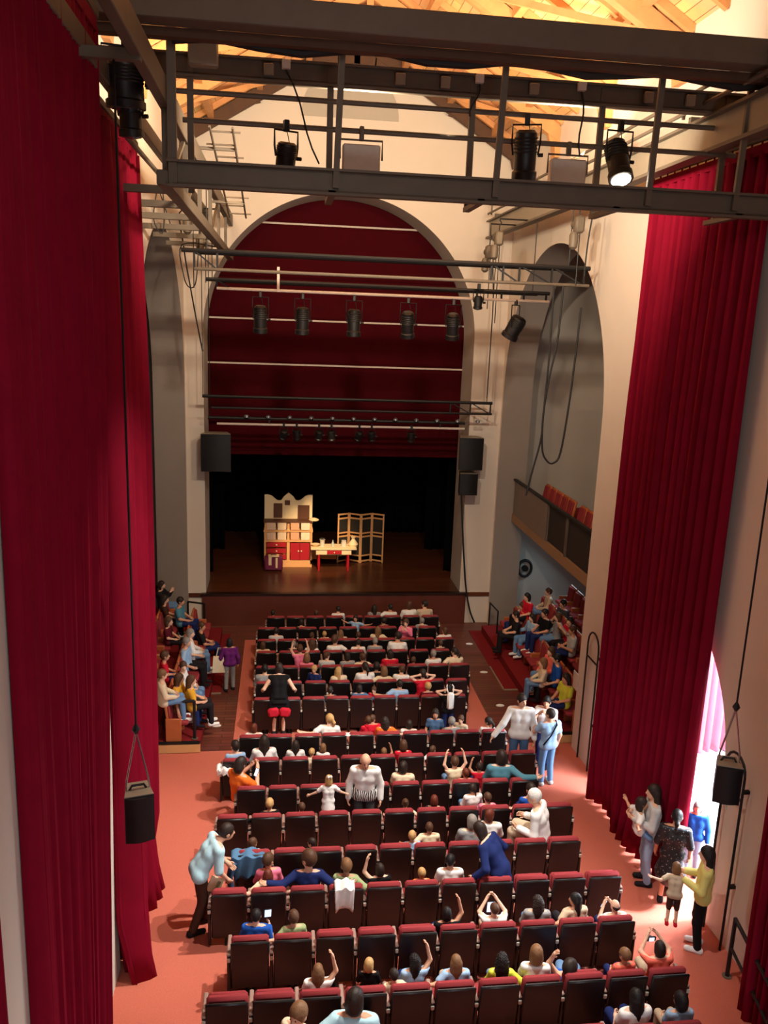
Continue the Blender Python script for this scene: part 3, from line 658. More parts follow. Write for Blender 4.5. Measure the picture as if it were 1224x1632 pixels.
dr = obj('drawer', MB().box((.02, -.1, .67), (.5, .03, .12)), RED, tb); obj('knob', MB().lathe([(.015, 0), (.025, .03)], (.02, -.11, .67), 8, Matrix.Rotation(PI/2, 3, 'X')), CREAM, dr)
for x in (-.5, .5):
    for y in (-.04, .4): obj('leg', MB().lathe([(.035, 0), (.04, .1), (.05, .3), (.035, .5), (.05, .6)], (x, y, 0), 10), RED, tb)
def jar(name, label, dx, dy, prof, m, cat, lid=None):
    t = thing(name, label, cat, (t0.x+dx, t0.y+.2+dy, SZ+.805)); obj('body', MB().lathe(prof, n=14), m, t)
    if lid: obj('lid', MB().lathe([(lid[0], lid[1]), (lid[0], lid[1]+.03), (.01, lid[1]+.05)], n=12), M['chrome'], t)
jar('mixing_bowl', 'shallow pale bowl at the dresser end of the table', -.62, 0, [(.06, 0), (.15, .07), (.16, .08)], CREAM, 'bowl')
jar('flour_jar', 'tall white jar on the table next to the shallow bowl', -.38, .02, [(.08, 0), (.075, .16), (.09, .22), (.1, .24)], M['white'], 'jar', (.09, .24))
jar('bottle', 'thin pale bottle in the middle of the table', -.02, 0, [(.04, 0), (.04, .12), (.015, .17), (.015, .22)], mat('pale_glass', (190, 200, 190), .2), 'bottle')
jar('pitcher', 'white pitcher on the table between bottle and cloth bag', .36, .02, [(.09, 0), (.095, .1), (.08, .19), (.085, .2)], M['white'], 'pitcher')
jar('cloth_bag', 'tied cream cloth bag at the folding screen end of the table', .68, 0, [(.14, 0), (.17, .08), (.09, .2), (.05, .26), (.09, .34)], CREAM, 'bag', None)
# folding screen
f0 = at_z(537, 897, SZ); f1 = at_z(608, 893, SZ)
fs = thing('folding_screen', 'four panel folding screen with tan frame and dark panels on the stage', 'folding screen', ((f0.x+f1.x)/2, f0.y, SZ))
xs = np.linspace(f0.x-fs.location.x, f1.x-fs.location.x, 5); H = 1.78
SCD = mat('screen_dark', (38, 32, 24), .7)
for k in range(4):
    a = Vector((xs[k], .22 if k % 2 else 0, 0)); b2 = Vector((xs[k+1], 0 if k % 2 else .22, 0)); d = (b2-a)
    fr = MB()
    for q in (a+d*.05, b2-d*.05): fr.bar(q, q+Vector((0, 0, H)), .05, .04, up=(0, 1, 0))
    for z in (.06, .26, .95, 1.08, 1.6, H-.03): fr.bar(a+Vector((0, 0, z)), b2+Vector((0, 0, z)), .04, .05)
    pn = obj('panel', fr, TAN, fs)
    for z0, z1 in ((.27, .94), (1.09, 1.59)):
        pb = MB(); n = Vector((-d.y, d.x, 0)).normalized()*.01; q0 = a+d*.1; q1 = b2-d*.1
        pb.bar((q0+q1)/2+Vector((0, 0, z0)), (q0+q1)/2+Vector((0, 0, z1)), (q1-q0).length, .015, up=n); obj('infill', pb, SCD, pn)
# ------------------------------------------------------------------ balcony in the doorway side arch
bk = thing('balcony', 'balcony with solid grey parapet inside the doorway side arch', 'balcony', (7.2, 21, 3.55))
def bp(x, y, z): return (x-7.2, y-21, z-3.55)
obj('deck', MB().box(bp(9.1, 20.9, 3.6), (3.7, 8.9, .16)), M['grey_plaster'], bk)
obj('fascia', MB().box(bp(7.24, 20.8, 3.6), (.1, 7.6, .26)), mat('fascia_wood', (150, 116, 84), .6, var=.1), bk)
obj('parapet_panel', MB().box(bp(7.22, 22.9, 4.25), (.06, 3.2, 1.05)), mat('parapet', (122, 108, 98), .7), bk)
obj('top_rail', MB().box(bp(7.22, 20.8, 4.8), (.1, 7.6, .06)), M['dark'], bk)
obj('gap_shade_panel', MB().box(bp(7.26, 19.25, 4.25), (.03, 4.1, 1.0)), mat('gap_shade', (40, 32, 30), .8), bk)  # dark sheet painting the shade in the open part of the railing
for k, y in enumerate((17.3, 19.7, 21.25)): obj('baluster', MB().box(bp(7.22, y, 4.25), (.04, .1, 1.05)), M['steel'], bk)
obj('seat_step', MB().box(bp(8.4, 20.5, 3.82), (1.9, 7.8, .3)), M['darkcarpet'], bk)
def flap_seat_proto():
    t = thing('balcony_chair', 'x', 'chair')
    obj('shell', MB().box((0, 0, .58), (.07, .46, .62), Matrix.Rotation(.18, 3, 'Y'), b=.02), M['orangewood'], t)
    obj('upholstery', MB().box((-.05, 0, .6), (.05, .4, .5), Matrix.Rotation(.18, 3, 'Y'), b=.02), M['seat'], t)
    obj('cushion', MB().box((-.22, 0, .36), (.36, .42, .09), b=.03), M['seat'], t)
    for y in (-.22, .22): obj('leg', MB().box((-.14, y, .2), (.3, .03, .4)), M['dark'], t)
    return t
fsp = flap_seat_proto()
for k in range(11):
    o = fsp if k == 0 else copy_tree(fsp)
    gap = .35 if k > 4 else 0
    o.location = (7.95, 23.6-k*.53-gap, 3.95); o['label'] = '%s orange backed seat along the balcony, counted from the stage end' % nth(k); o['group'] = 'balcony seats'
# arched opening behind the balcony, its shade painted on a flat plate
struct('trim_6', MB().prism([(19.4+1.7*math.cos(a), 4.4+1.6*math.sin(a)) for a in np.linspace(0, PI, 25)], 10.98, 10.9, 'YZ'), mat('opening_shade', (46, 34, 30), .8))
struct('trim_7', MB().box((10.97, 21, 6.4), (.06, 9.0, .05)), M['grey_plaster'])
# ------------------------------------------------------------------ side benches (tiers)
def tiers(side):
    s = 1 if side == 'doorway' else -1
    x0 = 6.3 if s > 0 else -1.72
    lab = 'low stepped platform for side spectators ' + ('below the balcony' if s > 0 else 'beside the red velvet curtain')
    t = thing('stepped_platform', lab, 'platform', (x0, 20, 0))
    wd = (.9, .9, .9); x = 0; 
    for k in range(3):
        h = .25+.33*k; y0 = 16.95; y1 = 24.0
        xx = (x if k else 0); 
        obj('step', MB().box((s*(xx+wd[k]/2), (y0+y1)/2-20, h/2), (wd[k], y1-y0, h-.02)), M['darkcarpet'], t)
        if k == 0:
            obj('riser_board', MB().box((s*(xx+wd[k]/2), y0-20-.012, h/2+.0), (wd[k]+.02, .03, h-.06)), M['lightwood'], t)
            obj('edge_strip', MB().box((s*(xx+wd[k]/2), y0-20+.03, h-.005), (wd[k], .12, .015)), M['dark'], t)
        x = xx+wd[k]
    return t
tiers('doorway'); tiers('blind')
def bench_seat(label, loc, rz, group):
    global _bs
    o = _bs if not _bs.get('label') else copy_tree(_bs)
    o.location = loc; o.rotation_euler = (0, 0, rz); o['label'] = label; o['category'] = 'chair'; o['group'] = group
    return o
_bs = link('folding_chair', None)
obj('back_shell', MB().box((0, 0, .66), (.5, .06, .5), Matrix.Rotation(.12, 3, 'X'), b=.02), M['orangewood'], _bs)
obj('upholstery', MB().box((0, .05, .66), (.44, .06, .44), Matrix.Rotation(.12, 3, 'X'), b=.025), M['seat'], _bs)
obj('cushion', MB().box((0, .25, .4), (.46, .42, .1), b=.03), M['seat'], _bs)
for sx in (-.26, .26): obj('leg', MB().box((sx, .15, .27), (.035, .34, .54), b=.01), M['orangewood'], _bs)
SEATS_L = [(-2.44, 17.3+.57*k, .25, -PI/2) for k in range(11)]+[(-3.25, 17.3+.57*k, .58, -PI/2) for k in range(11)]
SEATS_R = [(7.1, 17.3+.57*k, .25, PI/2) for k in range(11)]+[(7.95, 17.3+.57*k, .58, PI/2) for k in range(11)]+[(8.8, 17.9+.57*k, .91, PI/2) for k in range(10)]
tiername = lambda z: 'on low step' if z == .25 else 'on middle step' if z == .58 else 'on top step'
cnt = {}
for side, lst in (('by the velvet curtain', SEATS_L), ('below the balcony', SEATS_R)):
    for x, y, z, r in lst:
        k = (side, z); i = cnt.get(k, 0); cnt[k] = i+1
        bench_seat('%s orange folding chair %s %s, from the audience' % (nth(i), tiername(z), side), (x, y, z), r, 'side seats '+side)
handrail('bent black handrail at the end of the side seats by the velvet curtain', [(-1.85, 17.15, .25), (-2.4, 17.15, .25)], .9, .035, False)
handrail('black handrail in front of the stage wall by the velvet curtain', [(-2.25, 24.0, 0), (-2.75, 24.2, .0)], 1.0, .03, False)
handrail('black handrail of the side seats below the balcony', [(6.55, 24.1, 0), (6.6, 23.3, .0)], .95, .025, False)
# ------------------------------------------------------------------ theatre seats
PITCH = .56
def seat_proto():
    t = link('theatre_chair', None); R = Matrix.Rotation(.10, 3, 'X')
    b = obj('backrest', MB().box((0, 0.0, .51), (.51, .045, .78), R, b=.018), M['plastic'], t)
    obj('upholstery', MB().box((0, .085, .66), (.50, .10, .52), R, b=.035), M['seat'], b)
    obj('number_plate', MB().lathe([(.001, 0), (.022, .001), (.022, .005), (.001, .006)], (0, -.015, .83), 10, Matrix.Rotation(PI/2, 3, 'X') @ Matrix.Scale(1.4, 3, (1, 0, 0))), M['steel_l'], b)
    obj('label_patch', MB().box((0, .045, .45), (.08, .012, .045), R, b=.004), mat('patch', (112, 18, 28), .6), b)
    return t
seat = seat_proto()
ar_m = MB().box((0, .2, .66), (.055, .40, .035), b=.012).mesh('arm_pad', M['pad'])
arp_m = MB().box((0, .17, .34), (.045, .34, .62), b=.012).mesh('side_panel', M['plastic'])
cap_m = MB().box((0, -.005, .6), (.045, .02, .06), b=.006).mesh('end_cap', M['white'])
cd_m = MB().box((0, .30, .42), (.48, .44, .11), b=.04).mesh('cushion', M['seat'])
cu_m = MB().box((0, .17, .62), (.48, .10, .44), Matrix.Rotation(-.12, 3, 'X'), b=.035).mesh('cushion', M['seat'])
ft_m = MB().box((0, .17, .16), (.05, .2, .32), b=.01).box((0, .17, .012), (.14, .3, .024), b=.005).mesh('foot', M['plastic'])
# row: key, pixel y at its stage-wall end, x of its first end, number, x start
ROWS = [('A', 984, 424, 9, None), ('B', 1002, 409, 9, None), ('C', 1021, 409, 10, None), ('D', 1040, 407, 10, None), ('E', 1064, 406, 11, 406), ('F', 1089, 406, 11, 406), ('G', 1115, 403, 11, 403),
        ('H', 1175, 379, 10, None), ('I', 1213, 352, 11, None), ('J', 1258, 375, 10, None), ('K', 1304, 343, 11, None), ('L', 1361, 376, 10, None), ('M', 1425, 333, 11, None), ('N', 1500, 364, 10, None), ('O', 1597, 324, 11, None), ('P', 1690, 364, 10, None)]
ENDX = dict(A=700.7, B=697, C=724, D=719, E=749, F=747, G=744, H=808, I=856, J=860, K=915, L=927, M=992, N=1014, O=1100, P=1125)
ROWY = {}; SEATX = {}; OCC = {}
def row_geo():
    for key, py, px, n, _ in ROWS:
        Y = 15.0
        for _k in range(10):
            zt = zfloor(Y)+.90; Y = at_z(px, py, zt).y
        x0 = at_y(px, py, Y).x
        yr = {'A': 983, 'G': 1111}.get(key); 
        x1 = at_y(ENDX[key], py-(ENDX[key]-px)*.00009*(py-945), Y).x
        ROWY[key] = Y; nn = max(1, round((x1-x0)/PITCH)); p = (x1-x0)/nn
        SEATX[key] = [x0+p*(k+.5) for k in range(nn)]
row_geo()
# ------------------------------------------------------------------ people: smooth bodies grown from a posed skeleton
A3 = lambda *p: np.array(p, float)
def sd_cone(P, a, b, r1, r2):
    d = b-a; h = np.clip(((P-a)@d)/max(d@d, 1e-9), 0, 1); q = P-a-h[..., None]*d
    return np.sqrt((q*q).sum(-1))-(r1+(r2-r1)*h)
def sd_ell(P, c, r, R):
    q = (P-c)@R; k0 = np.sqrt(((q/r)**2).sum(-1)); k1 = np.sqrt(((q/(r*r))**2).sum(-1))+1e-9
    return k0*(k0-1)/k1
def smin(a, b, k): h = np.maximum(k-np.abs(a-b), 0)/k; return np.minimum(a, b)-h*h*k*.25
def grow(prims, h, k=.035, cut=None, infl=0):
    pts = []
    for p in prims:
        if p[0] == 'c': pts += [p[1]-max(p[3], p[4]), p[1]+max(p[3], p[4]), p[2]-max(p[3], p[4]), p[2]+max(p[3], p[4])]
        else: pts += [p[1]-max(p[2]), p[1]+max(p[2])]
    pts = np.array(pts); lo = pts.min(0)-h*2.5-infl; hi = pts.max(0)+h*2.5+infl
    n = np.ceil((hi-lo)/h).astype(int)+1
    ax = [lo[i]+h*np.arange(n[i]) for i in range(3)]
    D = np.full(n, 9.0)
    for p in prims:
        if p[0] == 'c':
            r = max(p[3], p[4])+infl+.08; bl = np.minimum(p[1], p[2])-r; bh = np.maximum(p[1], p[2])+r
        else:
            r = max(p[2])+infl+.08; bl = p[1]-r; bh = p[1]+r
        s = [slice(max(0, int((bl[i]-lo[i])/h)), min(n[i], int((bh[i]-lo[i])/h)+2)) for i in range(3)]
        X, Y, Z = np.meshgrid(ax[0][s[0]], ax[1][s[1]], ax[2][s[2]], indexing='ij'); P = np.stack([X, Y, Z], -1)
        d = sd_cone(P, *p[1:5]) if p[0] == 'c' else sd_ell(P, *p[1:4])
        D[tuple(s)] = smin(D[tuple(s)], d-infl, k)
    if cut is not None:
        X, Y, Z = np.meshgrid(*ax, indexing='ij'); D = np.maximum(D, cut(np.stack([X, Y, Z], -1)))
    ins = D < 0
    c = np.zeros(n-1, int)
    cs = [(i, j, l) for i in (0, 1) for j in (0, 1) for l in (0, 1)]
    sub = lambda V, o: V[o[0]:n[0]-1+o[0], o[1]:n[1]-1+o[1], o[2]:n[2]-1+o[2]]
    for o in cs: c += sub(ins, o)
    act = (c > 0) & (c < 8); idx = np.full(n-1, -1); idx[act] = np.arange(act.sum())
    acc = np.zeros((act.sum(), 3)); cnt = np.zeros(act.sum())
    I = np.argwhere(act)
    for o in cs:
        for a in range(3):
            if o[a]: continue
            q = list(o); q[a] = 1
            d0 = D[tuple((I+o).T)]; d1 = D[tuple((I+q).T)]; m = (d0 < 0) != (d1 < 0)
            t = np.where(m, d0/np.where(m, d0-d1, 1), 0); v = np.tile(np.array(o, float), (len(I), 1)); v[:, a] = t
            acc[m] += v[m]; cnt[m] += 1
    V = lo+h*(I+acc/np.maximum(cnt, 1)[:, None]); F = []
    for a in range(3):
        b, e = (a+1) % 3, (a+2) % 3
        s0 = [slice(1, n[i]-1) for i in range(3)]; s0[a] = slice(0, n[a]-1); s1 = list(s0); s1[a] = slice(1, n[a])
        x0 = ins[tuple(s0)]; x1 = ins[tuple(s1)]
        for flip, m in ((0, x0 & ~x1), (1, ~x0 & x1)):
            g = np.argwhere(m)
            if not len(g): continue
            g = g+[1 if i != a else 0 for i in range(3)]
            q = []
            for db, de in ((0, 0), (1, 0), (1, 1), (0, 1)):
                w = g.copy(); w[:, b] -= db; w[:, e] -= de; q.append(idx[tuple(w.T)])
            q = np.stack(q, 1); F.append(q[:, ::-1] if flip else q)
    return V, np.concatenate(F)
def to_mesh(name, V, F, extra=None):
    vs = V.tolist(); fs = F.tolist()
    if extra: k = len(vs); vs += extra.v; fs += [tuple(i+k for i in f) for f in extra.f]
    me = bpy.data.meshes.new(name); me.from_pydata(vs, [], fs)
    bm = bmesh.new(); bm.from_mesh(me); bmesh.ops.recalc_face_normals(bm, faces=bm.faces); bm.to_mesh(me); bm.free()
    me.shade_smooth(); me.materials.append(None); return me
def rotm(yaw, pitch=0, roll=0):
    return np.array(Matrix.Rotation(math.radians(yaw), 3, 'Z') @ Matrix.Rotation(math.radians(pitch), 3, 'X') @ Matrix.Rotation(math.radians(roll), 3, 'Y'))
UNIT = np.eye(3)
# ---- poses (adult, metres; x to the person's own right, y ahead, z up)
def pose_joints(name):
    base, _, arms = name.partition(':')
    J = {}
    if base.startswith('sit'):
        J.update(P=A3(0, 0, .10), C=A3(0, -.02, .40), N=A3(0, -.01, .57), H=A3(0, .015, .72))
        for s, k in ((1, 'R'), (-1, 'L')):
            J['S'+k] = A3(s*.175, -.02, .50); J['h'+k] = A3(s*.09, .03, .09); J['k'+k] = A3(s*.12, .42, .10); J['a'+k] = A3(s*.12, .44, -.34)
        E, Wt = A3(.24, .05, .27), A3(.13, .25, .20)
    else:
        J.update(P=A3(0, 0, .97), C=A3(0, -.01, 1.26), N=A3(0, 0, 1.46), H=A3(0, .02, 1.61))
        for s, k in ((1, 'R'), (-1, 'L')):
            J['S'+k] = A3(s*.18, -.01, 1.39); J['h'+k] = A3(s*.09, 0, .93); J['k'+k] = A3(s*.10, .03, .50); J['a'+k] = A3(s*.11, -.02, .09)
        E, Wt = A3(.26, -.02, 1.12), A3(.26, .12, .89)
    for s, k in ((1, 'R'), (-1, 'L')): J['E'+k] = E*[s, 1, 1]; J['W'+k] = Wt*[s, 1, 1]
    z0 = J['SR'][2]
    def arm(k, e, w):
        s = 1 if k == 'R' else -1
        J['E'+k] = J['S'+k]+A3(s*e[0], e[1], e[2]); J['W'+k] = J['S'+k]+A3(s*w[0], w[1], w[2])
    for a in filter(None, arms.split('+')):
        if a in ('backR', 'backL'): arm(a[-1], (.21, -.12, -.10), (.42, -.15, -.06))
        if a == 'spread':
            for k in 'RL': arm(k, (.22, -.12, -.10), (.42, -.15, -.05))
        if a in ('upR', 'upL'): arm(a[-1], (.14, .08, .16), (.08, .10, .42))
        if a == 'up2':
            for k in 'RL': arm(k, (.12, 0, .20), (.06, .05, .46))
        if a == 'phone':
            for k in 'RL': arm(k, (.06, .18, -.16), (-.10, .33, .06))
        if a == 'photo':
            for k in 'RL': arm(k, (.09, .18, .04), (-.09, .32, .26))
        if a == 'head':
            for k in 'RL': arm(k, (.20, .02, .16), (-.04, -.04, .24))
        if a == 'hip':
            for k in 'RL': arm(k, (.18, -.10, -.25), (.02, -.02, -.42))
        if a == 'lean':
            for k in 'RL': arm(k, (.16, .02, -.26), (.20, .24, -.30))
        if a == 'carry':
            for k in 'RL': arm(k, (.06, .04, -.28), (-.06, .28, -.22))
        if a == 'down':
            for k in 'RL': arm(k, (.08, -.01, -.27), (.09, .08, -.50))
        if a in ('foreR', 'foreL'): arm(a[-1], (.07, .05, -.28), (.02, .28, -.20))
        if a in ('sideR', 'sideL'): arm(a[-1], (.20, .06, -.20), (.40, .16, -.34))
    return J
def bend(J, deg, twist=0):
    R = rotm(twist, -deg)
    for k in ('C', 'N', 'H', 'SR', 'SL', 'ER', 'EL', 'WR', 'WL'): J[k] = J['P']+R@(J[k]-J['P'])
    return J
def hand_tubes(J, k, mb, hs=1.0):
    w, e, s = J['W'+k], J['E'+k], (1 if k == 'R' else -1)
    d = Vector(w-e).normalized(); ref = Vector((-s, 0, .25)); side = d.cross(ref)
    if side.length < .2: side = d.cross(Vector((0, 1, 0)))
    side.normalize(); nrm = side.cross(d).normalized()
    if nrm.dot(Vector((-s, 0, 0))) < 0: nrm = -nrm
    base = Vector(w)+d*.075*hs
    for i, L in enumerate((.072, .08, .075, .058)):
        o = base+side*((i-1.5)*.019*hs); p1 = o+d*L*.45*hs+nrm*.006; p2 = p1+d*L*.3*hs+nrm*.014*hs; p3 = p2+d*L*.2*hs+nrm*.022*hs
        mb.tube([o-d*.03, p1, p2, p3], [.0098*hs, .0092*hs, .0086*hs, .0065*hs], 6)
    t0 = Vector(w)+d*.025*hs-side*.028*hs; mb.tube([t0, t0+d*.03*hs-side*.022*hs+nrm*.01, t0+d*.062*hs-side*.026*hs+nrm*.018*hs], [.0125*hs, .0105*hs, .0075*hs], 6)
    return A3(*(Vector(w)+d*.045*hs)), A3(*d), A3(*side), A3(*nrm)
def torso(J, g=0.0, fem=False):
    sd = J['SR']-J['SL']; sd = sd/np.linalg.norm(sd); P, C, N = J['P'], J['C'], J['N']
    wst = P+(C-P)*.45; fr = np.cross(J['N']-P, sd); fr = -fr/np.linalg.norm(fr)
    sh = (J['SR']+J['SL'])/2
    out = [('c', J['hL'], J['hR'], .105, .105), ('c', P-sd*.055, wst-sd*.06, .105, .092), ('c', P+sd*.055, wst+sd*.06, .105, .092),
           ('c', wst-sd*.06, C-sd*.075, .092, .10), ('c', wst+sd*.06, C+sd*.075, .092, .10), ('c', C-sd*.07, sh-sd*.10, .10, .075), ('c', C+sd*.07, sh+sd*.10, .10, .075),
           ('c', J['SL'], J['SR'], .058, .058), ('c', sh, N, .075, .055)]
    return out
def body_mesh(J, hd, h, hs, gloves=True, legs='skin'):
    mb = MB(); pr = torso(J)
    for k in 'RL':
        pr += [('c', J['S'+k], J['E'+k], .052, .041), ('c', J['E'+k], J['W'+k], .041, .029)]
        c, d, sdv, nr = hand_tubes(J, k, mb)
        pr += [('e', c, A3(.045, .05, .02), np.stack([sdv, d, nr], 1)), ('c', J['W'+k], c, .028, .024)]
        pr += [('c', J['h'+k], J['k'+k], .085, .056), ('c', J['k'+k], J['a'+k], .055, .038)]
        f = J.get('t'+k, J['a'+k]+A3(0, .13, -.05)); pr += [('c', J['a'+k]+A3(0, -.02, -.03), f, .038, .028)]
    R = hd; H = J['H']; L = lambda *p: H+R@A3(*p)*hs
    pr += [('c', J['N'], L(0, -.015, -.06), .052, .052), ('e', L(0, -.005, .015), A3(.078, .098, .108)*hs, R), ('e', L(0, .022, -.058), A3(.06, .072, .066)*hs, R),
           ('c', L(0, .092, .0), L(0, .106, -.03), .010*hs, .016*hs), ('e', L(.08, -.005, -.01), A3(.014, .026, .034)*hs, R), ('e', L(-.08, -.005, -.01), A3(.014, .026, .034)*hs, R)]
    V, F = grow(pr, h, .022)
    return to_mesh('person', V, F, mb)
def shirt_mesh(J, h, sleeve, g=.016, dress=None):
    pr = torso(J)[0:]
    for k in 'RL':
        e = J['E'+k]; s = J['S'+k]; w = J['W'+k]
        if sleeve == 'long': pr += [('c', s, e, .056, .046), ('c', e, w, .046, .036)]
        elif sleeve == 'short': pr += [('c', s, s+(e-s)*.62, .058, .052)]
        elif sleeve == 'elbow': pr += [('c', s, e, .058, .05)]
    if dress: pr += [('c', J['P'], J['P']+A3(*dress[:3]), .13, dress[3])]
    N = J['N']; ax = N-J['C']; ax = ax/np.linalg.norm(ax)
    V, F = grow(pr, h, .03, cut=lambda P: (P-N)@ax+.012, infl=g)
    return to_mesh('shirt', V, F)
def trouser_mesh(J, h, kind='long', g=.01):
    pr = [('c', J['hL'], J['hR'], .098, .098)]
    for k in 'RL':
        a = J['k'+k]+(J['a'+k]-J['k'+k])*(.98 if kind == 'long' else .02)
        pr += [('c', J['h'+k], J['k'+k], .086, .062)]
        if kind == 'long': pr += [('c', J['k'+k], a, .06, .05)]
    V, F = grow(pr, h, .03, infl=g); return to_mesh('trousers', V, F)
def shoe_mesh(J, k, h):
    a = J['a'+k]; f = J.get('t'+k, a+A3(0, .15, -.05)); b = a+A3(0, -.035, -.045)
    V, F = grow([('c', b, f, .046, .036), ('c', a, b, .044, .044)], h, .02, cut=lambda P: (a[2]-.085)-P[..., 2], infl=.004); return to_mesh('shoe', V, F)
def hair_mesh(style, h=.011):
    cap = ('e', A3(0, -.012, .02), A3(.09, .108, .117), UNIT)
    pr = [cap]; face = A3(0, .78, -.62)
    cut = lambda P: np.maximum(P@face-.048, -.075-P[..., 2]-np.maximum(0, -P[..., 1])*.3)
    if style in ('long', 'curly'):
        pr += [('c', A3(s*.05, -.04, -.02), A3(s*.062, -.075, -.27), .062, .05) for s in (-1, 1)]+[('c', A3(0, -.07, -.02), A3(0, -.095, -.30), .06, .045)]
        cut = lambda P: np.where(P[..., 1] > .0, P@face-.048, -1)
    if style == 'bob':
        pr += [('e', A3(0, -.03, -.06), A3(.1, .088, .11), UNIT)]; cut = lambda P: np.where(P[..., 1] > -.0, P@face-.042, -.155-P[..., 2])
    if style == 'pony': pr += [('c', A3(0, -.11, .03), A3(0, -.155, -.05), .03, .034), ('c', A3(0, -.155, -.05), A3(.0, -.13, -.2), .034, .014)]; cut0 = cut; cut = lambda P: np.where(P[..., 1] < -.1, -1, cut0(P))
    if style == 'bun': pr += [('e', A3(0, -.09, .10), A3(.05, .05, .045), UNIT)]
    if style == 'tails':
        pr += [('c', A3(s*.085, -.03, -.0), A3(s*.11, -.02, -.18), .028, .016) for s in (-1, 1)]; cut0 = cut; cut = lambda P: np.where(np.abs(P[..., 0]) > .088, -1, cut0(P))
    if style == 'bald': cut = lambda P: np.maximum(np.maximum(P@face-.0, P[..., 2]-.02), -.06-P[..., 2])
    V, F = grow(pr, h, .03, cut=cut)
    if style == 'curly':
        a = np.sin(V[:, 0]*130)*np.sin(V[:, 1]*120+1)*np.sin(V[:, 2]*110); V = V+(V-V.mean(0))*(.09*a)[:, None]
    else:
        an = np.arctan2(V[:, 0], -V[:, 1]); V = V*(1+.012*np.sin(an*34)[:, None])
    return to_mesh('hair', V, F)
CACHE = {}
def cached(key, fn):
    if key not in CACHE: CACHE[key] = fn()
    return CACHE[key]
def dress_slot(o, m): 
    o.material_slots[0].link = 'OBJECT'; o.material_slots[0].material = m
SKIN = [(222, 172, 142), (206, 150, 120), (232, 186, 158), (188, 132, 100)]
HC = dict(black=(22, 18, 17), dark=(40, 28, 22), brown=(80, 52, 34), lbrown=(122, 86, 56), blonde=(190, 150, 96), grey=(138, 132, 126), white=(214, 210, 204), red=(98, 42, 26))
TC = dict(white=(232, 230, 226), cream=(226, 208, 176), grey=(142, 142, 142), dgrey=(70, 70, 74), black=(20, 20, 22), navy=(30, 42, 92), blue=(36, 86, 176), lblue=(150, 182, 214), denim=(78, 108, 146), teal=(80, 130, 146), red=(198, 26, 48), pink=(232, 120, 150), orange=(234, 112, 40), yellow=(224, 168, 52), lime=(206, 214, 70), green=(150, 166, 120), coral=(232, 110, 92), beige=(196, 176, 150), purple=(96, 30, 96), pale=(216, 206, 122), olive=(128, 130, 84), skyb=(176, 214, 226), jeans=(104, 138, 178), dark=(34, 30, 34), brownt=(70, 44, 34), maroon=(90, 22, 34), lgrey=(190, 190, 188))
PEOPLE = []; USED = {}
def person(label, loc, rz, scale, pose, hair, hcol, top, sleeve='short', legs='jeans', legkind='long', yaw=0, pitch=0, child=False, group=None, h=None, face=False, edit=None, key=None, dress=None, shoes='dark', skin=None, bendby=0, twist=0):
    h = h or .02; hs = 1.22 if child else 1.0
    k0 = (pose, child, key, bendby, twist, h)
    def joints():
        J = pose_joints(pose)
        if child: J['H'] = J['H']+A3(0, 0, .03)
        if bendby or twist: J = bend(J, bendby, twist)
        if edit: edit(J)
        return J
    J = joints(); up = J['N']-J['C']; HR = rotm(yaw, pitch)
    n = len(PEOPLE); sk = skinm(SKIN[n % 3] if skin is None else SKIN[skin])
    t = thing('person', label, 'child' if child else 'person', loc, rz, group); t['category'] = 'person'; t.scale = (scale,)*3
    b = link('body', cached(('b',)+k0+(yaw, pitch), lambda: body_mesh(J, HR, h, hs)), t); dress_slot(b, sk)
    o = link('shirt' if not dress else 'dress', cached(('s',)+k0+(sleeve, dress), lambda: shirt_mesh(J, h, sleeve, dress=dress)), t); dress_slot(o, cloth(TC[top]) if top in TC else top)
    if not dress or legkind == 'long':
        o = link('trousers', cached(('t',)+k0+(legkind,), lambda: trouser_mesh(J, h, legkind)), t); dress_slot(o, cloth(TC[legs]) if legs in TC else legs)
    for k in 'RL':
        o = link('shoe', cached(('f',)+k0+(k,), lambda: shoe_mesh(J, k, max(h*.8, .012))), t); dress_slot(o, cloth(TC[shoes]))
    if hair != 'none':
        o = link('hair', cached(('h', hair), lambda: hair_mesh(hair)), t); dress_slot(o, hairm(HC[hcol]))
        o.location = J['H']; o.rotation_euler = (Matrix(HR.tolist())).to_euler(); o.scale = (hs,)*3
    if face:
        for s in (-1, 1):
            e = link('eye', cached(('eye',), lambda: MB().lathe([(.001, -.006), (.009, -.003), (.009, .003), (.001, .006)], n=8, R=Matrix.Rotation(PI/2, 3, 'X')).mesh('eye', mat('eye', (30, 22, 20), .3))), t)
            e.location = J['H']+HR@A3(s*.031, .094, .012)*hs
        e = link('mouth', cached(('mouth',), lambda: MB().box((0, 0, 0), (.042, .01, .011), b=.004).mesh('mouth', mat('lips', (150, 70, 66), .5))), t)
        e.location = J['H']+HR@A3(0, .094, -.068)*hs; e.rotation_euler = (Matrix(HR.tolist())).to_euler()
    t['_j'] = 0; del t['_j']
    PEOPLE.append(t); return t, J
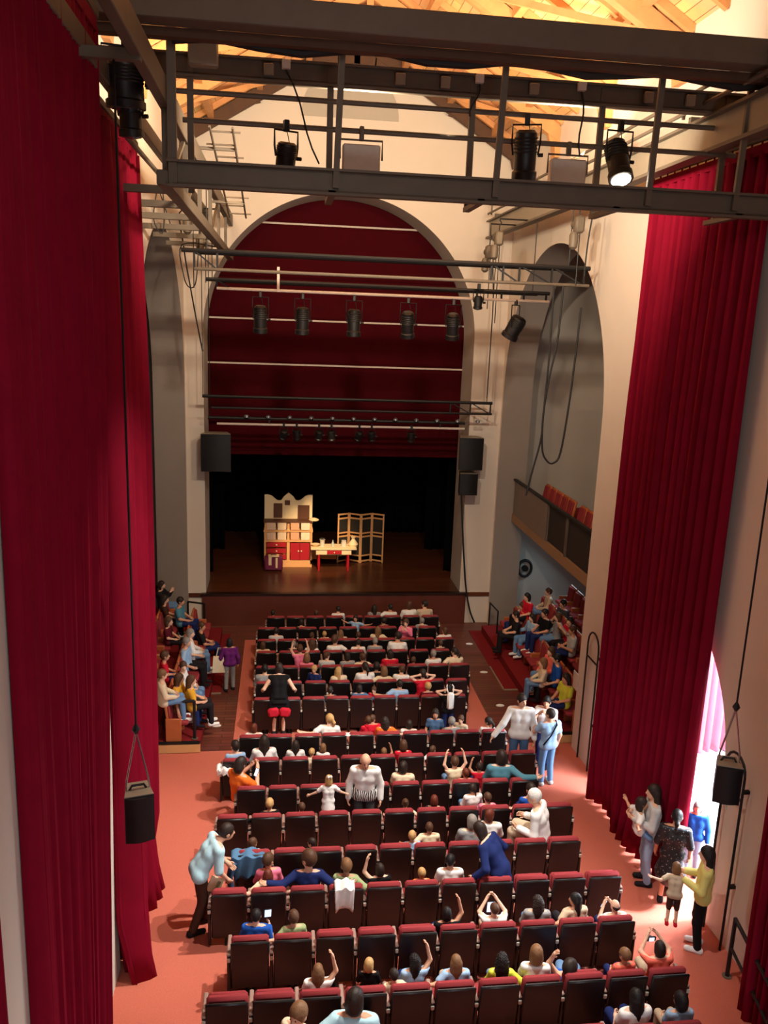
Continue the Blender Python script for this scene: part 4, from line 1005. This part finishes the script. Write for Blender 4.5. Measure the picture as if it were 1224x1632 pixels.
# ------------------------------------------------------------------ seated audience: row, head pixel, who, hair, colour, top, pose, head turn
ROWNAME = {r[0]: ORD[i] for i, r in enumerate(ROWS)}
HW = dict(short='short %s hair', bob='%s bobbed hair', long='long %s hair', curly='curly %s hair', pony='a %s ponytail', bun='a %s bun', tails='%s pigtails', bald='a balding %s head')
HN = dict(black='black', dark='dark', brown='brown', lbrown='light brown', blonde='blonde', grey='grey', white='white', red='reddish')
TN = dict(dgrey='dark grey', lblue='light blue', jeans='jean blue', pale='pale yellow', skyb='pale blue', brownt='brown', dark='dark', lgrey='pale grey')
PW_ = {'upR': 'arm raised', 'upL': 'arm raised', 'up2': 'both arms up', 'phone': 'holding something up', 'photo': 'taking a picture', 'head': 'hands behind head', 'spread': 'arms spread on seatbacks', 'backR': 'arm on seatback', 'backL': 'arm on seatback'}
CROWD = '''
A 435 977 c short dark dgrey sit 0
A 504 977 c short brown dark sit 0
A 539 971 a short dark white sit 15
A 597 969 a long dark grey sit -20
A 622 968 a short dark white sit:backL 20
A 652 964 a bob brown white sit 0
A 677 963 a short dark beige sit 50
B 567 985 c bob dark lblue stand:spread 160
B 673 990 a short grey grey sit:backL 0
B 480 992 c short dark dark sit 0
B 612 989 c short dark maroon sit 0
C 440 1006 a short dark lgrey sit 0
C 497 1013 c short brown white sit -20
C 517 1012 c short blonde cream sit 20
C 543 1009 a long lbrown beige sit 0
C 571 1012 c short brown dgrey sit 20
C 602 1004 a long lbrown cream sit:backR 20
C 647 992 c short brown pink stand:phone 150
C 709 1005 a bob brown white sit:backL 50
D 419 1029 a bob brown cream sit:backR 0
D 468 1027 a short grey dark sit 0
D 497 1025 c long brown white sit 20
D 534 1019 c short brown white sit:backR -30
D 571 1024 a short dark white sit 0
D 598 1022 a short grey grey sit 0
D 634 1014 a short dark white sit 50
D 702 1026 a short brown black sit 0
E 478 1034 c short brown pink stand:up2 0
E 489 1048 c bob lbrown pink sit 0
E 521 1045 a short brown lgrey sit -50
E 554 1046 a bob dark grey sit -20
E 578 1047 c short brown cream sit:spread 20
E 622 1042 a bob dark red sit 0
E 659 1052 c short brown coral sit -20
E 691 1042 a short grey white sit 0
E 725 1039 a pony dark cream sit:backL 50
F 422 1066 a short black grey sit 0
F 501 1066 c short blonde navy stand 160
F 540 1069 a long blonde cream sit -50
F 582 1063 a pony dark white sit 20
F 600 1062 c short dark dark sit 0
F 612 1069 c bob lbrown cream sit:spread 20
F 640 1067 a short brown white sit 50
G 526 1100 c short dark dgrey sit -20
G 573 1097 a bob dark denim sit:backR -20
G 596 1099 c short brown red stand 160
G 637 1090 a short dark lblue sit:backL 20
G 674 1074 c short dark red stand:head 0
G 682 1094 c short blonde maroon sit 20
H 405 1161 a bob red white sit -20
H 525 1146 a pony blonde white sit:backL 50
H 587 1148 c short brown red sit 0
H 594 1146 a short brown red sit -60
H 614 1150 a curly dark orange sit:backR 0
H 652 1155 a bob dark white sit 0
H 694 1137 c bob dark denim stand 160
H 720 1150 c short grey grey sit 0
H 735 1146 c short brown beige stand 150
H 778 1150 c pony dark white sit 60
I 375 1189 c short dark lblue sit 20
I 421 1181 a long dark white sit 0
I 471 1190 a long dark white sit 0
I 497 1199 c short blonde cream sit -20
I 515 1193 c bob lbrown white sit 0
I 612 1200 c short lbrown coral sit:upR -20
I 643 1187 c bob brown red sit 0
I 690 1196 c short brown white sit:backL -50
J 643 1222 a bob dark cream sit -20
J 725 1214 c short brown cream sit:up2 0
J 742 1232 c short red coral sit 20
J 764 1222 c short dark red sit:upL 0
J 799 1206 a bob dark teal sit:backR 20
K 430 1281 c short blonde black sit:backL -20
K 481 1287 c short brown coral sit 0
K 646 1281 c bun brown cream sit:spread 0
K 692 1275 c bob red dark sit 0
K 754 1257 a tails dark white sit -50
K 777 1271 c short brown pink sit:backR 20
K 846 1258 c short dark blue sit 20
L 403 1350 a bob brown white sit:spread -50
L 497 1346 c short dark white sit:backL 50
L 657 1332 c short blonde lblue sit -20
L 684 1325 a short brown cream sit:backL 0
L 752 1309 a bob grey grey sit 20
L 781 1299 a bob red white sit -50
M 428 1371 c short brown pink sit -50
M 427 1396 a long red cream sit:spread 0
M 492 1369 c short brown navy sit:spread 50
M 552 1380 c short lbrown green sit:backR 20
M 605 1386 a bob dark black sit:upL 20
M 672 1392 c short blonde orange sit 20
M 718 1372 a short black white sit -20
N 408 1460 a short black blue sit:foreR 0
N 468 1462 c short brown green sit:backL 0
N 712 1460 a bob black black sit:upR 0
N 788 1452 a short brown white sit:photo 20
N 857 1438 a curly dark grey sit 20
N 917 1434 a long black beige sit:backL 60
N 980 1450 a bald dark white sit:phone 20
O 507 1548 a long lbrown white sit:upR 0
O 588 1541 c bob blonde black sit -20
O 628 1556 c short dark cream sit:backR 0
O 660 1543 a curly black lblue sit:upR 20
O 727 1533 a long lbrown lblue sit:backL 0
O 800 1531 c curly black lime sit:backR 0
O 855 1520 c bob lbrown white sit 0
O 996 1522 c short lbrown coral sit 20
O 1052 1511 a bob dark coral sit:photo 0
P 476 1616 c short lbrown cream sit 150
P 566 1594 a bob dark skyb sit:backL -20
P 1014 1590 a long black white sit 0
P 1085 1594 c bob black lblue sit 20
'''
ORDER = {}
rows_p = [l.split() for l in CROWD.strip().splitlines()]
cntrow = {}
for r in rows_p: cntrow.setdefault(r[0], []).append(float(r[1]))
usedlab = set(); BEHIND = set()
for i_, a_ in enumerate(rows_p):
    for b_ in rows_p[i_+1:]:
        if a_[0] == b_[0]:
            lim = .36*1320/ROWY[a_[0]]*.9
            if abs(float(a_[1])-float(b_[1])) < lim and 'stand' not in a_[5]+a_[7]+b_[7]:
                BEHIND.add(id(a_) if float(a_[2]) < float(b_[2]) else id(b_))
for n, rec in enumerate(rows_p):
    row, px, py, kind, hair, hcol, top, pose, yaw = rec
    px, py, yaw = float(px), float(py), float(yaw); Yr = ROWY[row]; child = kind == 'c'
    stand = pose.startswith('stand'); yb = Yr+(.30 if not stand else .42)+(.26 if id(rec) in BEHIND else 0)
    p = at_y(px, py, yb+(.0 if stand else 0)); zf = zfloor(yb)
    face_cam = abs(yaw) > 100
    rz = 0.0
    if stand:
        # stands on the floor or, if small, on the tipped down seat
        hh = 1.64 if child else 1.61
        sc = (p.z-zf)/hh; z0 = zf
        if sc < .55: pass
        sc = max(.45, min(sc, 1.05)); 
    else:
        hz = .75 if child else .72
        z0 = zf+.475; sc = (p.z-z0)/hz
        lo, hi = (.55, 1.0) if child else (.72, 1.12)
        if sc < lo: z0 -= (lo-sc)*hz*.6; sc = lo
        if sc > hi: z0 = p.z-hz*hi; sc = hi
    if face_cam: rz = math.radians(yaw); yaw = 0
    who = 'child' if child else 'person'
    act = next((PW_[a] for a in pose.partition(':')[2].split('+') if a in PW_), '')
    lab = '%s with %s in %s, %s, %s row' % (who, HW[hair] % HN[hcol], TN.get(top, top)+(' top' if True else ''), (act or ('standing' if stand else 'seated')), ROWNAME[row])
    if lab in usedlab or True:
        k = sorted(cntrow[row]).index(px); m = len(cntrow[row])
        lab2 = '%s in %s top, %s%s, %s of the %s row' % (who+' with '+HW[hair] % HN[hcol], TN.get(top, top), '', (act or ('standing' if stand else 'seated')), nth(k), ROWNAME[row])
        if lab in usedlab: lab = lab2
    usedlab.add(lab)
    lab = lab.replace(', , ', ', ')
    sleeve = ('long' if n % 4 == 0 else 'short')
    if top in ('navy', 'pink', 'teal') or (row, top) == ('J', 'red'): sleeve = 'long'
    if not stand: OCC.setdefault(row, []).append(p.x)
    person(lab, (p.x, yb, z0), rz+math.radians((n*37 % 21)-10), sc, pose, hair, hcol, top, sleeve, ('jeans', 'dark', 'navy', 'beige')[n % 4], yaw=yaw, child=child, group=ROWNAME[row]+' row audience', face=face_cam, h=.019 if row in 'LMNOP' else .023, skin=n % 3)
# ------------------------------------------------------------------ the theatre seats themselves
first = True; back0 = seat.children[0]
for key, py, px, n0, _ in ROWS:
    pitch = SEATX[key][1]-SEATX[key][0]
    for i, x in enumerate(SEATX[key]):
        if first: s = seat
        else: s = seat.copy(); COL.objects.link(s); copy_tree(back0, s)
        first = False
        occ = any(abs(q-x) < .3 for q in OCC.get(key, []))
        s.location = (x, ROWY[key], zfloor(ROWY[key]))
        nn = len(SEATX[key])
        s['label'] = 'black backed red theatre chair, %s from the doorway side in the %s row' % (nth(nn-1-i), ROWNAME[key])
        s['category'] = 'chair'; s['group'] = 'theatre chairs, %s row' % ROWNAME[key]
        link('cushion', cd_m if occ else cu_m, s)
        for e in ((-1, 1) if i == 0 else (1,)):
            a = link('armrest', ar_m, s, (e*pitch/2, 0, 0)); link('side_panel', arp_m, a); link('end_cap', cap_m, a)
        link('foot', ft_m, s)
# ------------------------------------------------------------------ people who stand, lean, carry; people on the side seats
def stander(label, feet, rz, head, pose, hair, hcol, top, fl=True, **kw):
    p = on_floor(*feet) if fl else feet
    sc = kw.pop('scale', None)
    if sc is None:
        q = at_y(head[0], head[1], p.y); sc = max(.4, min((q.z-p.z)/kw.pop('hz', 1.61), 1.12))
    return person(label, tuple(p), math.radians(rz), sc, pose, hair, hcol, top, h=kw.pop('h', .015), **kw)
DBG = []
# man bending over the aisle end of the seats
def ed(J):
    J['WR'] = J['SR']+A3(-.02, .12, -.5); J['ER'] = J['SR']+A3(.06, -.02, -.27); J['WL'] = J['SL']+A3(.02, .2, -.46); J['EL'] = J['SL']+A3(-.05, .02, -.27)
    J['kL'] = J['kL']+A3(0, .08, 0); J['aL'] = J['aL']+A3(0, .14, 0); J['aR'] = J['aR']+A3(0, -.1, 0)
t, J = stander('man in pale blue shirt bending over the seats beside the carpet aisle', (318, 1480), -72, (352, 1320), 'stand', 'short', 'dark', 'skyb', sleeve='elbow', legs='brownt', scale=1.06, bendby=38, pitch=-8, edit=ed, key='bend', skin=0)
w = t.matrix_basis @ Vector(J['WR'])
fo = thing('paper_bag', 'pale folded paper bag held by the bending man', 'bag', tuple(at_y(343, 1410, w.y-.05)))
obj('panel', MB().box((0, 0, 0), (.2, .04, .26), Matrix.Rotation(.4, 3, 'Y'), b=.01), cloth(TC['cream']), fo); obj('stripe', MB().box((.03, -.024, -.02), (.05, .008, .2), Matrix.Rotation(.4, 3, 'Y')), cloth(TC['green']), fo)
# tall man in white shirt among the rows
Ym = ROWY['K']+.52; p = at_y(583, 1209, Ym); zf = zfloor(Ym)
t, J = stander('balding man in white shirt and zebra belt standing between the rows', (p.x, Ym, zf), 172, None, 'stand:down', 'bald', 'lbrown', 'white', fl=False, scale=min(1.15, (p.z-zf)/1.57), sleeve='long', legs='dgrey', pitch=-22, yaw=12, bendby=9, face=True, skin=0, h=.014)
zeb = bpy.data.materials.new('zebra_cloth'); zeb.use_nodes = True; n_ = zeb.node_tree.nodes; wv = n_.new('ShaderNodeTexWave'); wv.inputs['Scale'].default_value = 9; wv.inputs['Distortion'].default_value = 6
rp_ = n_.new('ShaderNodeValToRGB'); rp_.color_ramp.interpolation = 'CONSTANT'; rp_.color_ramp.elements[0].color = (.01, .01, .01, 1); rp_.color_ramp.elements[1].position = .5; rp_.color_ramp.elements[1].color = (.75, .73, .7, 1)
tc_ = n_.new('ShaderNodeTexCoord'); zeb.node_tree.links.new(tc_.outputs['Object'], wv.inputs['Vector']); zeb.node_tree.links.new(wv.outputs['Fac'], rp_.inputs['Fac']); zeb.node_tree.links.new(rp_.outputs['Color'], n_['Principled BSDF'].inputs['Base Color'])
V, F = grow([('c', A3(-.09, 0, .93), A3(.09, 0, .93), .125, .125), ('c', A3(-.09, 0, 1.0), A3(.09, 0, 1.0), .12, .12)], .015, infl=.012); me = to_mesh('belt', V, F); o = link('belt', me, t); o.material_slots[0].material = zeb
# girl on a seat
Yg = ROWY['K']+.32; p = at_y(524, 1243, Yg)
def ed(J): pass
person('small blonde girl in white dress standing on a seat near the tall man', (p.x, Yg, p.z-1.64*.56), 0, .56, 'stand:sideR+sideL', 'bob', 'blonde', 'white', child=True, dress=(0, 0, -.28, .2), h=.02, skin=2, legkind='none')
single('hair_bow', MB().lathe([(.005, -.05), (.035, -.03), (.008, 0), (.035, .03), (.005, .05)], (p.x+.01, Yg-.06, p.z+.09), 8, Matrix.Rotation(PI/2, 3, 'Y')), cloth(TC['white']), 'white bow in the hair of the small blonde girl', 'hair bow')
# woman in orange at the aisle end
Yo = ROWY['J']+.33; p = at_y(383, 1218, Yo); zf = zfloor(Yo)
t, J = person('woman with dark bob in orange top looking at a phone by the carpet aisle', (p.x, Yo, p.z-.72*1.1), math.radians(-48), 1.1, 'sit:phone', 'bob', 'dark', 'orange', sleeve='short', legs='maroon', yaw=-5, pitch=-18, h=.016, skin=0)
def phone(label, q, rz=0, lit=True, tilt=.4, w=.075, hh=.15):
    f = thing('smartphone', label, 'phone', tuple(q), rz)
    R = Matrix.Rotation(tilt, 3, 'X'); obj('case', MB().box((0, 0, 0), (w, .011, hh), R, b=.004), M['plastic'], f)
    obj('screen', MB().box(R @ Vector((0, -.0065, 0)), (w*.9, .002, hh*.9), R), mat('phone_screen', (190, 205, 225), .3, emit=1.6) if lit else M['glass'], f); return f
phone('white phone in the hands of the woman in orange', at_y(409, 1231, Yo-.1), -.8, tilt=-.5)
# woman with red bag
t, J = stander('woman in black sleeveless top leaning over the seatbacks beside a red bag', (444, 1171), 0, (440, 1083), 'stand:lean', 'bob', 'dark', 'black', sleeve='none', legs='black', legkind='short', bendby=22, scale=1.0, skin=2)
q = t.location; bg = thing('backpack', 'red and black backpack on the woman leaning over the seatbacks', 'bag', tuple(at_y(445, 1131, q.y-.17)))
obj('bag_body', MB().box((0, .02, .04), (.46, .16, .42), b=.06), cloth(TC['black']), bg); obj('top_flap', MB().box((0, .0, .2), (.36, .19, .1), b=.04), cloth(TC['black']), bg)
for s in (-1, 1): obj('strap', MB().tube([(s*.14, .05, .1), (s*.17, .12, .3), (s*.12, .2, .42)], .018, 6), cloth(TC['black']), bg)
for s in (-1, 1): obj('pocket', MB().box((s*.13, -.09, -.02), (.25, .1, .22), Matrix.Rotation(s*.12, 3, 'Y'), b=.045), cloth((196, 34, 54)), bg)
# woman walking with tote
t, J = stander('woman in purple cardigan walking to the stage with a cloth tote bag', (366, 1101), 4, (368, 1024), 'stand:down', 'bob', 'black', 'purple', sleeve='long', legs='grey', edit=lambda J: J.update(aR=J['aR']+A3(0, .12, 0), kR=J['kR']+A3(0, .08, 0)), key='walk', hz=1.6)
p = at_y(351, 1058, t.location.y); bg = thing('tote_bag', 'beige cloth tote bag hanging from the arm of the woman in purple', 'bag', tuple(p))
obj('bag_body', MB().prism([(-.2, -.22), (.2, -.22), (.17, .2), (-.17, .2)], -.05, .05), cloth(TC['cream']), bg)
for y in (-.04, .04): obj('handle', MB().tube([(-.1, y, .19), (-.05, y, .42), (.05, y, .42), (.1, y, .19)], .012, 6), cloth(TC['cream']), bg)
# two men talking at the row end
Yw = ROWY['H']-.45; p = at_y(832, 1116, Yw); zf = zfloor(Yw)
def ed(J): J['ER'] = J['SR']+A3(.14, .1, -.24); J['WR'] = J['SR']+A3(.30, .16, -.46)
t, J = stander('man in white shirt and jeans resting a hand on the row end', (p.x, Yw, zf), 168, None, 'stand:down', 'short', 'dark', 'white', fl=False, scale=min(1.12, (p.z-zf)/1.6), sleeve='long', legs='denim', yaw=28, edit=ed, key='rest', face=True, skin=0)
t, J = stander('man in light blue shirt and jeans with a shoulder strap, back turned, at row end', (868, 1249), 12, (866, 1139), 'stand:down', 'short', 'dark', 'lblue', sleeve='short', legs='jeans', edit=lambda J: J.update(EL=J['SL']+A3(-.1, .14, -.2), WL=J['SL']+A3(0, .3, -.05)), key='talk', skin=1, yaw=25, shoes='lgrey')
obj('shoulder_strap', MB().tube([(-.19, -.13, 1.0), (-.05, -.155, 1.2), (.1, -.12, 1.42), (.13, .0, 1.47)], .016, 6), cloth(TC['black']), t)
q = t.location; Yb = q.y+.75; p = at_y(872, 1118, Yb); zf = zfloor(Yb)
stander('dark haired man in white top half hidden behind the shoulder strap man', (p.x, Yb, zf), 150, None, 'stand:phone', 'short', 'black', 'white', fl=False, scale=min(1.12, (p.z-zf)/1.61), legs='navy', skin=1)
# old man turned to his neighbours
Yl = ROWY['L']+.34; p = at_y(857, 1274, Yl)
person('white haired man in white shirt turned sideways on a seat at the row end', (p.x+.12, Yl, p.z-.70*1.12), math.radians(58), 1.12, 'sit:foreL+foreR', 'short', 'white', 'white', sleeve='long', legs='beige', bendby=14, h=.016, skin=0, yaw=10)
# woman in navy bending between rows
Jn = bend(pose_joints('stand:lean'), 36); Rn = Matrix.Rotation(math.radians(52), 3, 'Z'); hn = Rn @ Vector(Jn['H']); Yn = ROWY['M']+.3
for _ in range(12):
    p = at_y(764, 1322, Yn+hn.y); e = p.z-hn.z-zfloor(Yn); Yn += e*.5
    Yn = max(ROWY['M']+.25, min(Yn, ROWY['M']+.55))
person('woman in navy dress bending forward between the rows', (p.x-hn.x, Yn, p.z-hn.z), math.radians(52), 1.0, 'stand:lean', 'bob', 'dark', 'navy', sleeve='long', legs='navy', bendby=36, h=.016, skin=2, dress=(0, -.02, -.34, .2), legkind='none', pitch=-15)
# group at the doorway
t, J = stander('woman with long dark hair and pale blue jeans carrying a child by the doorway', (1026, 1406), 75, (1050, 1262), 'stand:carry', 'long', 'dark', 'lgrey', sleeve='long', legs='lblue', scale=1.06, yaw=5, skin=0)
q = t.location; p = at_y(1022, 1280, q.y-.02)
person('small dark haired child in white top carried in the arms of the jeans woman', (p.x, q.y-.02, p.z-.75*.72), math.radians(-100), .72, 'sit:spread', 'bob', 'dark', 'white', legs='jeans', child=True, h=.018, edit=lambda J: J.update(aL=J['kL']+A3(.05, -.1, -.32), aR=J['kR']+A3(-.05, -.1, -.32), kL=A3(-.2, .22, 0), kR=A3(.2, .22, 0)), key='held')
dotm = bpy.data.materials.new('dotted_cloth'); dotm.use_nodes = True; n_ = dotm.node_tree.nodes; vo = n_.new('ShaderNodeTexVoronoi'); vo.inputs['Scale'].default_value = 22
rp_ = n_.new('ShaderNodeValToRGB'); rp_.color_ramp.elements[0].color = (.5, .5, .5, 1); rp_.color_ramp.elements[1].position = .28; rp_.color_ramp.elements[1].color = (.008, .008, .012, 1)
tc_ = n_.new('ShaderNodeTexCoord'); dotm.node_tree.links.new(tc_.outputs['Object'], vo.inputs['Vector']); dotm.node_tree.links.new(vo.outputs['Distance'], rp_.inputs['Fac']); dotm.node_tree.links.new(rp_.outputs['Color'], n_['Principled BSDF'].inputs['Base Color'])
stander('woman in black dotted dress with tied dark hair facing the doorway', (1062, 1437), -25, (1083, 1302), 'stand:down', 'pony', 'black', dotm, sleeve='elbow', dress=(0, 0, -.38, .24), legkind='none', skin=1)
stander('person in blue top half hidden behind the dotted dress, in the doorway', (1098, 1392), 150, (1089, 1287), 'stand:down', 'bob', 'grey', 'blue', sleeve='long', legs='lblue', skin=2)
t, J = stander('woman with black hair in pale yellow cardigan and black trousers by the handrail', (1108, 1510), 62, (1112, 1362), 'stand:carry', 'long', 'black', 'pale', sleeve='long', legs='black', shoes='white', skin=0)
q = t.location; p = at_y(1080, 1388, q.y+.05); zc = p.z-1.64*.56
person('toddler in white top and brown shorts held up by the woman in yellow', (p.x, q.y+.05, zc), math.radians(-20), .56, 'stand:spread', 'bob', 'lbrown', 'beige', legs='brownt', legkind='short', child=True, h=.018, bendby=15, shoes='red', skin=2)
# child with white bag behind the seventh row
Yc = ROWY['G']-.32; p = at_y(716, 1098, Yc); zf = zfloor(Yc)
t, J = person('child in black with a white bag standing behind the seventh row', (p.x, Yc, zf), 0, max(.55, (p.z-zf)/1.64), 'stand:head', 'short', 'black', 'black', legs='navy', child=True, h=.02)
bg = thing('white_bag', 'white cloth bag on the back of the child in black', 'bag', tuple(at_y(718, 1117, Yc-.2)))
obj('bag_body', MB().box((0, 0, 0), (.16, .09, .42), b=.04), cloth(TC['white']), bg)
for s in (-1, 1): obj('strap', MB().tube([(s*.06, .03, .19), (s*.08, .1, .3), (s*.06, .17, .32)], .012, 6), cloth(TC['white']), bg)
# boy in blue lying back over a seat of the fifteenth row
Yb = ROWY['O']+.22; p = at_y(918, 1535, Yb)
person('boy in bright blue shirt lolling back with arms flung out in the fifteenth row', (p.x, Yb+.2, p.z-.62), math.radians(-20), .86, 'sit:upL+sideR', 'short', 'dark', 'blue', child=True, bendby=-28, h=.016, skin=0, yaw=-30)
# side seats
SIDE = '''
L 257 932 2 a bob dark dark sit:phone 0
L 262 955 2 a long dark brownt sit 20
L 287 958 2 a short dark teal sit 0
L 303 1009 1 a bob grey white sit 30
L 297 1023 1 a short grey lblue sit:lean 10
L 262 1045 2 c short brown red sit 0
L 291 1062 1 a short brown white sit 60
L 304 1084 1 a long brown yellow sit 10
L 285 1081 1 a long brown yellow sit:sideR -20
L 258 1075 2 a short lbrown cream sit 0
L 268 990 2 c bob brown maroon sit 0
L 321 998 0 a short brown dark sit 40
R 875 943 2 a short brown beige sit 0
R 841 951 2 a bob dark red sit 0
R 833 966 1 a short brown red sit 20
R 849 984 1 a long dark lblue sit:lean 0
R 823 980 1 a short dark dark sit 0
R 869 977 2 a short dark black sit 0
R 890 983 2 a bob brown grey sit:backL 0
R 909 990 2 a bob dark red sit:phone 20
R 913 1004 2 a short brown lgrey sit:foreL 10
R 879 1038 1 a bob brown coral sit 0
R 888 1050 1 a short black blue sit:lean 0
R 903 1081 1 a curly dark lime sit 0
R 866 1056 1 c bob lbrown cream sit 0
R 898 962 2 a short dark dgrey sit 0
'''
SN = {}
for n, l in enumerate(SIDE.strip().splitlines()):
    sd, px, py, X, kind, hair, hcol, top, pose, yaw = l.split(); child = kind == 'c'; s = -1 if sd == 'L' else 1
    tierz = (0, .25, .58, .91)[int(X)]; sc = .82 if child else .98; hz = tierz+.475+sc*(.75 if child else .72)
    p = at_z(float(px), float(py), hz); sc0 = 0
    side = 'on side seats by the curtain' if s < 0 else 'on side seats below the balcony'
    lab = '%s with %s in %s top %s' % ('child' if child else 'person', HW[hair] % HN[hcol], TN.get(top, top), side)
    SN[lab] = SN.get(lab, 0)+1
    if SN[lab] > 1: lab = lab.replace(' top ', ' top, %s such, ' % nth(SN[lab]-1))
    person(lab, (p.x, p.y, p.z-sc*(.75 if child else .72)), s*PI/2+(.25 if n % 2 else -.15), sc, pose, hair, hcol, top, ('long' if n % 3 == 0 else 'short'), ('jeans', 'dark', 'navy')[n % 3], yaw=float(yaw)*s, child=child, h=.019, group='spectators on the side seats', shoes='white' if n % 2 else 'dark')
    DBG.append((px, py, round(p.y, 2), round(p.z, 2), round(sc0, 2)))
# ------------------------------------------------------------------ loose things
def draped(name, label, px, py, Y, w, hh, m, cat, seed=1):
    p = at_y(px, py, Y); t = thing(name, label, cat, tuple(p)); rnd = random.Random(seed)
    vs = []; nu, nv = 14, 12
    for j in range(nv+1):
        v = j/nv
        for i in range(nu+1):
            u = i/nu-.5; over = .10
            y = .12-over*2*v if v < .3 else -.10-.02*math.sin(6*u+seed)*v; z = .04*math.cos(u*3)-(0 if v < .3 else (v-.3)*hh)+.02*math.sin(14*u+5*v)
            y += .018*math.sin(16*u+seed+3*v)*(v > .3)
            vs.append((u*w*(1-.25*v*rnd.uniform(.9, 1.1)), y, z))
    fs = [(j*(nu+1)+i, j*(nu+1)+i+1, (j+1)*(nu+1)+i+1, (j+1)*(nu+1)+i) for j in range(nv) for i in range(nu)]
    drape('cloth', MB().add(vs, fs), m, t, .014); return t
t = draped('denim_jacket', 'blue denim jacket hung over the seat at the aisle end beside the bending man', 395, 1362, ROWY['L'], .56, .55, cloth((78, 116, 150)), 'jacket', 2)
obj('sleeve', MB().tube([(-.22, -.12, -.05), (-.28, -.13, -.3), (-.25, -.12, -.5)], [.06, .055, .045], 10), cloth((60, 84, 116)), t)
draped('white_jacket', 'white patterned jacket hanging over a seatback in front of the green shirt boy', 549, 1412, ROWY['M'], .32, .5, cloth(TC['white']), 'jacket', 5)
draped('cream_coat', 'white cloth lying over the row end seat next to the woman in orange', 357, 1225, ROWY['I']-.02, .3, .15, cloth(TC['white']), 'coat', 7)
for lab, px, py, Y in (('white sheet on the top of a seatback beside the blonde ponytail', 487, 1173, ROWY['H']), ('white sheet on the seatback next to the red top pair', 561, 1171, ROWY['H']), ('white sheet on the seatback below the pigtail child', 795, 1166, ROWY['H']), ('white sheet on the seatback in front of the brown bob by the aisle', 398, 1176, ROWY['H'])):
    p = at_y(px, py, Y+.06); single('programme_sheet', MB().box((p.x, Y+.06, p.z+.01), (.3, .14, .014), Matrix.Rotation(.05, 3, 'Z')), cloth(TC['white']), lab, 'paper', 'sheets on seatbacks')
phone('bright tablet held up by the person in white taking pictures', at_y(782, 1445, ROWY['N']+.55), 0, True, .1, .12, .2)
phone('lit phone held by the balding man in white', at_y(962, 1440, ROWY['N']+.6), .2, True, .4)
phone('white paper held up by the man in blue shirt', at_y(427, 1455, ROWY['N']+.55), .1, True, .3, .1, .17)  # paper built on the phone shape, glow added to its face
c = thing('camera', 'small silver camera held up by the woman in coral', 'camera', tuple(at_y(1038, 1496, ROWY['O']+.62)))
obj('camera_body', MB().box((0, 0, 0), (.13, .03, .075), b=.01), M['plastic'], c); obj('screen', MB().box((0, -.017, 0), (.075, .003, .055)), mat('phone_screen', (190, 205, 225), .3, emit=1.6), c); obj('lens', MB().lathe([(.025, 0), (.022, .03)], (0, .012, 0), 12, Matrix.Rotation(-PI/2, 3, 'X')), M['dark'], c)
bg = thing('white_bag', 'white shopping bag on the floor beside the woman in yellow on the side seats', 'bag', tuple(on_floor(308, 1168)))
bg.location.z += .25
obj('bag_body', MB().box((0, 0, .17), (.36, .2, .34), b=.06), cloth(TC['white']), bg); obj('handle', MB().tube([(-.08, 0, .32), (-.05, 0, .44), (.05, 0, .44), (.08, 0, .32)], .012, 6), cloth(TC['white']), bg)
for lab, px, py in (('scrap of white paper on the wood floor by the side seat sneakers', 345, 1156), ('scrap of white paper on the wood floor near the doorway pillar', 797, 1124), ('scrap of white paper on the wood floor far out by the pillar', 771, 1071), ('scrap of paper on the wood floor nearest the stage front', 748, 1026)):
    p = at_z(px, py, .01); single('paper_scrap', MB().prism([(p.x+.11*math.cos(a)*(1+.2*math.sin(5*a)), p.y+.07*math.sin(a)) for a in np.linspace(0, 2*PI, 9)[:-1]], .002, .014, 'XY'), cloth(TC['white']), lab, 'paper')
if DBG_ON: open('/tmp/dbg.txt', 'w').write('\n'.join(map(str, DBG)))
